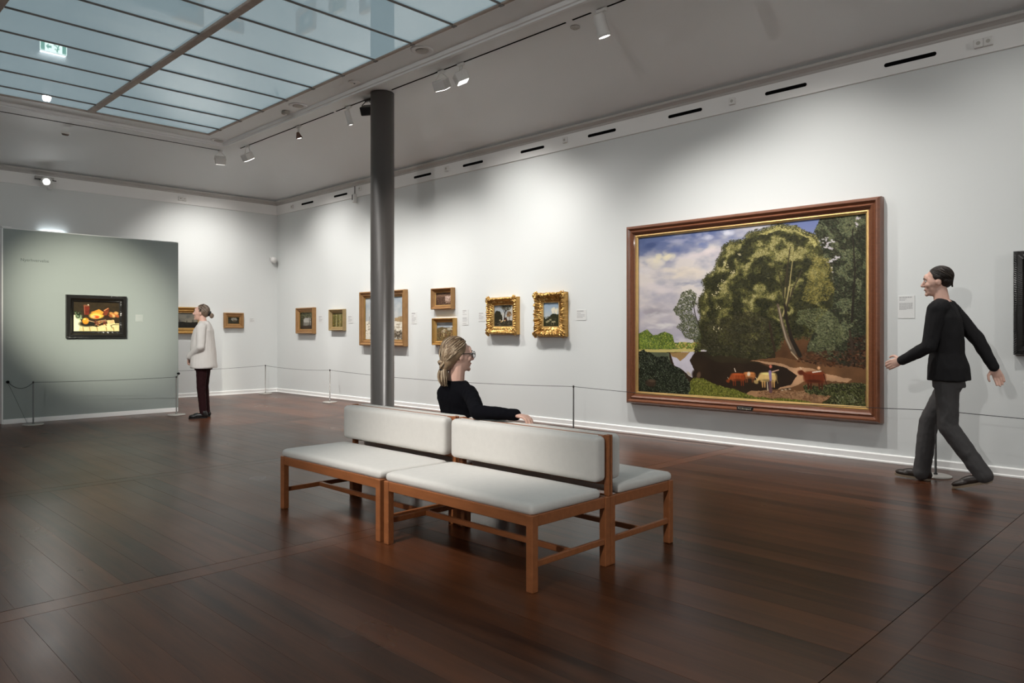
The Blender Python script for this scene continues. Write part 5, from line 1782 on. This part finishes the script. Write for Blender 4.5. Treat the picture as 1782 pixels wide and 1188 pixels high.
# ---- woman seated on the bench, seen from behind, arm along the backrest
def seated_woman():
    HM = Matrix.Translation((0.100, -0.108, 1.092)) @ Matrix.Rotation(R(-19), 4, 'Z') @ Matrix.Rotation(R(-1), 4, 'X')
    b = MB()
    b.loft([((0.06, 0.03, 0.44), 0.14, 0.11), ((0.06, 0.02, 0.52), 0.155, 0.11), ((0.06, -0.01, 0.60), 0.125, 0.09), ((0.065, -0.05, 0.70), 0.120, 0.085), ((0.07, -0.085, 0.80), 0.130, 0.080), ((0.072, -0.105, 0.86), 0.110, 0.060), ((0.075, -0.11, 0.905), 0.065, 0.052)])
    b.cap((0.076, -0.110, 0.90), (0.094, -0.110, 1.02), 0.060, 0.054)
    add_head(b, HM)
    sr, er, wr = (0.245, -0.128, 0.850), (0.500, -0.300, 0.748), (0.735, -0.205, 0.742)
    sl_, el_, wl = (-0.085, -0.085, 0.825), (-0.150, 0.03, 0.60), (-0.03, 0.23, 0.565)
    b.chain([(0.10, -0.11, 0.84), (0.225, -0.128, 0.835), er, wr], [0.045, 0.036, 0.030, 0.024])
    b.chain([(0.04, -0.10, 0.83), (-0.06, -0.085, 0.80), el_, wl], [0.045, 0.036, 0.030, 0.024])
    add_hand(b, wr, (0.97, 0.20, -0.10), (0, 0, -1), (-.2, 1, 0), 0.62, 1.0)
    add_hand(b, wl, (0.4, 0.9, -0.15), (0, 0, -1), (1, -.3, 0), 0.35, 1.0)
    for s in (-1, 1):
        hx = 0.06 + s * 0.085
        b.chain([(hx, 0.03, 0.515), (0.06 + s * 0.10, 0.45, 0.50), (0.06 + s * 0.10, 0.46, 0.09), (0.06 + s * 0.105, 0.54, 0.045)], [0.075, 0.050, 0.034, 0.03])
    me = blob(b, 0.0042, 4)
    body = link_mesh('person', me, M_SKIN)
    tag(body, 'seated woman with blond tied hair and black sweater, arm along the bench back', 'person')
    body.location = (3.45, 3.92, 0); body.rotation_euler = (0, 0, R(-90))
    # sweater
    c = MB()
    c.loft([((0.06, 0.02, 0.455), 0.175, 0.135), ((0.06, 0.01, 0.52), 0.175, 0.13), ((0.06, -0.02, 0.62), 0.155, 0.115), ((0.065, -0.055, 0.71), 0.155, 0.105), ((0.068, -0.085, 0.79), 0.172, 0.102), ((0.075, -0.102, 0.845), 0.166, 0.090), ((0.078, -0.108, 0.890), 0.115, 0.078), ((0.078, -0.112, 0.918), 0.076, 0.068)])
    c.chain([(0.12, -0.11, 0.855), (0.235, -0.125, 0.842), (0.38, -0.215, 0.795), (0.500, -0.302, 0.750)], [0.060, 0.054, 0.050, 0.046])
    c.chain([(0.500, -0.302, 0.748), (0.60, -0.262, 0.748), (0.742, -0.203, 0.743)], [0.046, 0.041, 0.036])
    c.chain([(0.02, -0.10, 0.845), (-0.075, -0.088, 0.818), (-0.150, 0.025, 0.61), (-0.05, 0.20, 0.575)], [0.058, 0.050, 0.046, 0.036])
    link_mesh('sweater', blob(c, 0.006, 6, 0.006, 16, 0.8), M_BLKKNIT, body)
    tr = MB()
    tr.loft([((0.06, 0.04, 0.43), 0.165, 0.13), ((0.06, 0.03, 0.52), 0.175, 0.13), ((0.06, 0.01, 0.58), 0.16, 0.12)])
    for s in (-1, 1):
        tr.chain([(0.06 + s * 0.085, 0.05, 0.510), (0.06 + s * 0.10, 0.45, 0.505), (0.06 + s * 0.10, 0.465, 0.11)], [0.085, 0.064, 0.052])
        shoe(body, (0.06 + s * 0.105, 0.42, 0.0), R(-4 * s), 0.25, M_BLKSHOE)
    link_mesh('trousers', blob(tr, 0.007, 6, 0.004), M_DARKCLOTH, body)
    # hair: smooth cap, strands drawn back to a low loose tail
    r = random.Random(5)
    hb = MB()
    R3 = HM.to_3x3()
    hb.ell(X(HM, (0, -0.030, 0.044)), (0.083, 0.092, 0.084), R3)
    hb.ell(X(HM, (0, -0.062, -0.006)), (0.070, 0.060, 0.070), R3)
    for s in (-1, 1): hb.ell(X(HM, (s * 0.055, -0.030, 0.016)), (0.030, 0.052, 0.050), R3)
    hb.ell(X(HM, (0.0, -0.080, -0.048)), (0.058, 0.046, 0.048), R3)
    hb.ell(X(HM, (0.0, -0.100, -0.080)), (0.042, 0.034, 0.036), R3)
    hb.ell(X(HM, (0.0, -0.096, -0.135)), (0.036, 0.026, 0.046), R3)
    hm = blob(hb, 0.005, 5)
    h = link_mesh('hair', hm, HAIR_B, body)
    st = MB()
    hair_strands(st, HM, 230, r, (0.0, -0.112, -0.085))
    for lo_, hi_ in ((-1.0, -0.45), (0.45, 1.0)):
        hair_strands(st, HM, 130, r, (0.0, -0.108, -0.085), rad=(0.083, 0.092, 0.094), cen=(0, -0.040, 0.012), lo=lo_, hi=hi_)
    # knotted twist at the nape and the hanging tail
    for k in range(30):
        a = r.uniform(0, 6.28); q = r.uniform(0.016, 0.036)
        P = []
        for u in range(8):
            aa = a + u * 0.55
            P.append(X(HM, (0.004 + q * math.cos(aa), -0.122 + 0.012 * math.sin(aa * 2) - 0.004, -0.062 + q * 0.85 * math.sin(aa))))
        st.tube(P, 0.0042, 5, r.choice([0, 0, 1, 2]))
    for k in range(130):
        ox, oy = r.uniform(-.034, .034), r.uniform(-.018, .018)
        tip = r.uniform(0.8, 1.15)
        P = []
        for u in range(8):
            v = u / 7 * tip
            P.append(X(HM, (0.004 + ox * (0.5 + 1.3 * math.sin(min(v, 1) * 2.6)) + .004 * math.sin(v * 6 + k), -0.102 + oy - 0.012 * math.sin(v * 3), -0.080 - 0.115 * v)))
        st.tube(P, [0.0031 * (1 - 0.6 * u / 7) for u in range(8)], 5, r.choice([0, 0, 1, 1, 2]))
    st.build('hair_strands', HAIR_B, h, smooth=True)
    MB().lathe([(0.030, -0.006), (0.036, 0), (0.030, 0.006)], tuple(X(HM, (0.0, -0.100, -0.100))), tuple(HM.to_3x3() @ Vector((0, 0.1, 1))), 16).build('hair_tie', HAIR_D[0], h, smooth=True)
    face_details(body, HM)
    # glasses
    gl = MB()
    for s in (-1, 1):
        P = []
        for i in range(21):
            a = 2 * math.pi * i / 20
            cx = math.copysign(abs(math.cos(a)) ** 0.75, math.cos(a)); sz = math.copysign(abs(math.sin(a)) ** 0.75, math.sin(a))
            P.append(X(HM, (s * 0.034 + 0.027 * cx, 0.108 - abs(s * 0.034 + 0.027 * cx) * 0.14, 0.006 + 0.021 * sz)))
        gl.tube(P, 0.0026, 6)
        gl.tube([X(HM, (s * 0.060, 0.099, 0.012)), X(HM, (s * 0.074, 0.085, 0.013)), X(HM, (s * 0.082, 0.02, 0.014)), X(HM, (s * 0.080, -0.02, 0.008))], [0.003, 0.0032, 0.0028, 0.002], 6)
    gl.tube([X(HM, (-0.008, 0.108, 0.012)), X(HM, (0, 0.110, 0.014)), X(HM, (0.008, 0.108, 0.012))], 0.0024, 6)
    g = gl.build('glasses', M_SPEC, body, smooth=True)
    for s in (-1, 1):
        n = 20
        v = []
        for dy in (0.0, 0.0012):
            for i in range(n):
                a = 2 * math.pi * i / n
                cx = math.copysign(abs(math.cos(a)) ** 0.75, math.cos(a)); sz = math.copysign(abs(math.sin(a)) ** 0.75, math.sin(a))
                v.append(X(HM, (s * 0.034 + 0.026 * cx, 0.107 + dy - abs(s * 0.034 + 0.026 * cx) * 0.14, 0.006 + 0.020 * sz)))
        MB().add(v, [tuple(range(n))[::-1], tuple(range(n, 2 * n))] + [(i, (i + 1) % n, n + (i + 1) % n, n + i) for i in range(n)]).build('lens', M_GLENS, g)
    return body


seated_woman()


# ---- woman standing before the green panel
def standing_woman():
    HM = Matrix.Translation((0, 0.035, 1.535)) @ Matrix.Rotation(R(3), 4, 'X')
    b = MB()
    b.loft([((0, 0, 0.80), 0.155, 0.11), ((0, 0.0, 0.90), 0.165, 0.12), ((0, 0.01, 1.02), 0.14, 0.11), ((0, 0.01, 1.16), 0.15, 0.11), ((0, 0.0, 1.28), 0.16, 0.10), ((0, -0.01, 1.35), 0.14, 0.075), ((0, -0.01, 1.40), 0.07, 0.055)])
    b.cap((0, -0.005, 1.36), (0, 0.02, 1.47), 0.055, 0.050)
    add_head(b, HM)
    for s in (-1, 1):
        b.chain([(s * 0.10, -0.01, 1.34), (s * 0.175, -0.01, 1.325), (s * 0.225, -0.01, 1.04), (s * 0.075, 0.185, 0.875)], [0.06, 0.045, 0.036, 0.025])
        add_hand(b, (s * 0.070, 0.190, 0.870), (-s * 0.62, 0.28, -0.72), (-s * 0.3, -0.9, -0.1), (-s * .3, .2, .9), 0.55, 0.95)
        b.chain([(s * 0.085, 0, 0.88), (s * 0.088, 0.01, 0.47), (s * 0.085, -0.02, 0.08), (s * 0.09, 0.07, 0.04)], [0.085, 0.052, 0.036, 0.03])
    body = link_mesh('person', blob(b, 0.0045, 4), M_SKIN)
    tag(body, 'standing woman in loose off-white knit and dark trousers studying the panel', 'person')
    body.location = (4.53, 10.84, 0); body.rotation_euler = (0, 0, R(54))
    c = MB()
    c.loft([((0, -0.005, 0.735), 0.225, 0.180), ((0, -0.003, 0.80), 0.222, 0.176), ((0, 0.0, 0.92), 0.210, 0.170), ((0, 0.008, 1.06), 0.200, 0.162), ((0, 0.01, 1.18), 0.198, 0.152), ((0, 0.0, 1.28), 0.190, 0.130), ((0, -0.008, 1.345), 0.150, 0.100), ((0, -0.010, 1.39), 0.090, 0.078), ((0, -0.005, 1.415), 0.066, 0.064)])
    for s in (-1, 1):
        c.chain([(s * 0.12, -0.01, 1.33), (s * 0.178, -0.01, 1.312), (s * 0.232, -0.012, 1.04), (s * 0.095, 0.165, 0.895)], [0.068, 0.068, 0.060, 0.045])
    kn = link_mesh('cardigan', blob(c, 0.0065, 6, 0.009, 11, 0.35), M_WHITEKNIT, body)
    # ribbed hem and buttons down the side slit
    MB().tube([(0.225 * math.cos(a) * 0.985, -0.005 + 0.180 * math.sin(a) * 0.985, 0.733) for a in [i * math.pi / 24 for i in range(49)]], 0.007, 6).build('hem', M_WHITEKNIT, kn, smooth=True)
    tr = MB()
    tr.loft([((0, 0, 0.70), 0.165, 0.115), ((0, 0, 0.80), 0.175, 0.13), ((0, 0, 0.92), 0.165, 0.12)])
    for s in (-1, 1):
        tr.chain([(s * 0.085, 0.0, 0.80), (s * 0.090, 0.012, 0.46), (s * 0.088, -0.018, 0.075)], [0.088, 0.062, 0.050])
        shoe(body, (s * 0.092, -0.075, 0.0), R(-8 * s), 0.255, M_BLKSHOE)
    link_mesh('trousers', blob(tr, 0.0065, 5, 0.006, 14, 0.9), M_WINE, body)
    r = random.Random(8)
    hb = MB(); R3 = HM.to_3x3()
    hb.ell(X(HM, (0, -0.030, 0.044)), (0.081, 0.090, 0.082), R3)
    hb.ell(X(HM, (0, -0.060, 0.0)), (0.066, 0.056, 0.064), R3)
    for s in (-1, 1): hb.ell(X(HM, (s * 0.052, -0.026, 0.020)), (0.029, 0.050, 0.046), R3)
    hb.ell(X(HM, (0, -0.150, -0.034)), (0.030, 0.032, 0.040), R3)
    h = link_mesh('hair', blob(hb, 0.005, 5), HAIR_G, body)
    st = MB()
    hair_strands(st, HM, 120, r, (0, -0.112, -0.004), rad=(0.083, 0.093, 0.084))
    st.build('hair_strands', HAIR_G, h, smooth=True)
    MB().lathe([(0.016, -0.014), (0.036, -0.010), (0.041, 0.0), (0.036, 0.010), (0.016, 0.014)], tuple(X(HM, (0, -0.120, -0.006))), tuple(R3 @ Vector((0, 1, 0.35))), 18).build('scrunchie', M_BLKSHOE, h, smooth=True)
    P = [X(HM, (0.086 * math.cos(a), -0.004 - 0.028 * math.sin(a), 0.020 + 0.110 * math.sin(a))) for a in [i * math.pi / 20 for i in range(21)]]
    MB().tube(P, 0.006, 6).build('headband', M_BLKSHOE, h, smooth=True)
    face_details(body, HM)
    return body


standing_woman()


# ---- person walking along the wall past the barrier
def walker():
    HM = Matrix.Translation((0, 0.085, 1.665)) @ Matrix.Rotation(R(12), 4, 'Z') @ Matrix.Rotation(R(-4), 4, 'X')
    b = MB()
    b.loft([((0, 0, 0.84), 0.115, 0.08), ((0, 0.0, 0.95), 0.135, 0.095), ((0, 0.012, 1.08), 0.14, 0.10), ((0, 0.025, 1.24), 0.165, 0.11), ((0, 0.035, 1.38), 0.185, 0.105), ((0, 0.04, 1.46), 0.16, 0.075), ((0, 0.045, 1.51), 0.075, 0.06)])
    b.cap((0, 0.045, 1.47), (0, 0.065, 1.60), 0.06, 0.054)
    add_head(b, HM, 1.04)
    L = [(-0.11, 0.04, 1.45), (-0.195, 0.055, 1.43), (-0.235, 0.095, 1.14), (-0.195, 0.300, 1.020)]
    Rr = [(0.11, 0.03, 1.45), (0.195, 0.015, 1.43), (0.245, -0.165, 1.19), (0.255, -0.275, 0.965)]
    b.chain(L, [0.065, 0.05, 0.04, 0.027]); b.chain(Rr, [0.065, 0.05, 0.04, 0.027])
    add_hand(b, L[3], (0.1, 0.92, -0.38), (1, 0, -.1), (0, .35, .9), 0.42, 1.08)
    add_hand(b, Rr[3], (0.0, -0.38, -0.92), (-1, 0, 0), (0, .9, -.35), 0.42, 1.08)
    RL = [(0.09, 0.0, 0.92), (0.095, 0.165, 0.50), (0.095, 0.215, 0.10), (0.10, 0.30, 0.042)]
    LL = [(-0.09, 0.0, 0.92), (-0.095, -0.01, 0.49), (-0.095, -0.235, 0.155), (-0.10, -0.16, 0.07)]
    for Q in (RL, LL):
        b.chain([(Q[0][0] * 0.9, Q[0][1], 0.84)] + Q[1:], [0.066, 0.050, 0.036, 0.022])
    body = link_mesh('person', blob(b, 0.005, 4), M_SKIN)
    tag(body, 'person in dark clothes striding past the barrier and the big landscape', 'person')
    body.location = (6.80, 1.70, 0); body.rotation_euler = (0, 0, R(4))
    c = MB()
    c.loft([((0, 0.0, 0.86), 0.198, 0.152), ((0, 0.002, 0.96), 0.192, 0.146), ((0, 0.014, 1.08), 0.168, 0.122), ((0, 0.026, 1.24), 0.188, 0.128), ((0, 0.036, 1.37), 0.200, 0.120), ((0, 0.042, 1.45), 0.165, 0.092), ((0, 0.045, 1.50), 0.085, 0.072)])
    for Q in (L, Rr):
        c.chain([Q[0], Q[1], Q[2], Q[3]], [0.075, 0.070, 0.056, 0.040])
    link_mesh('sweater', blob(c, 0.007, 6, 0.008, 12, 0.6), M_DARKCLOTH, body)
    tr = MB()
    tr.loft([((0, 0, 0.80), 0.165, 0.115), ((0, 0, 0.87), 0.160, 0.115), ((0, 0, 0.93), 0.145, 0.100)])
    for Q in (RL, LL):
        tr.chain([(Q[0][0] * 0.92, Q[0][1], 0.83), Q[1], Q[2]], [0.090, 0.074, 0.066])
        tr.cap(Q[2], tuple(Vector(Q[2]) + (Vector(Q[2]) - Vector(Q[1])).normalized() * 0.035), 0.066, 0.068)
    link_mesh('trousers', blob(tr, 0.007, 5, 0.007, 13, 0.8), M_GREYCLOTH, body)
    shoe(body, (0.098, 0.150, 0.002), R(-5), 0.285, M_BRNSHOE, R(3), M_SOLE, 0.09, 0.048)
    shoe(body, (-0.098, -0.315, 0.082), R(4), 0.285, M_BRNSHOE, R(-17), M_SOLE, 0.09, 0.048)
    r = random.Random(3); R3 = HM.to_3x3()
    hb = MB()
    hb.ell(X(HM, (0, -0.028, 0.050)), (0.084, 0.092, 0.082), R3)
    hb.ell(X(HM, (0, -0.055, 0.010)), (0.072, 0.062, 0.066), R3)
    for s in (-1, 1): hb.ell(X(HM, (s * 0.056, -0.020, 0.040)), (0.030, 0.050, 0.044), R3)
    h = link_mesh('hair', blob(hb, 0.005, 4, 0.003, 60), HAIR_D, body)
    st = MB()
    hair_strands(st, HM, 70, r, (0, -0.105, -0.045), rad=(0.086, 0.095, 0.086), nm=2)
    st.build('hair_strands', HAIR_D, h, smooth=True)
    face_details(body, HM, 1.04)
    return body


walker()
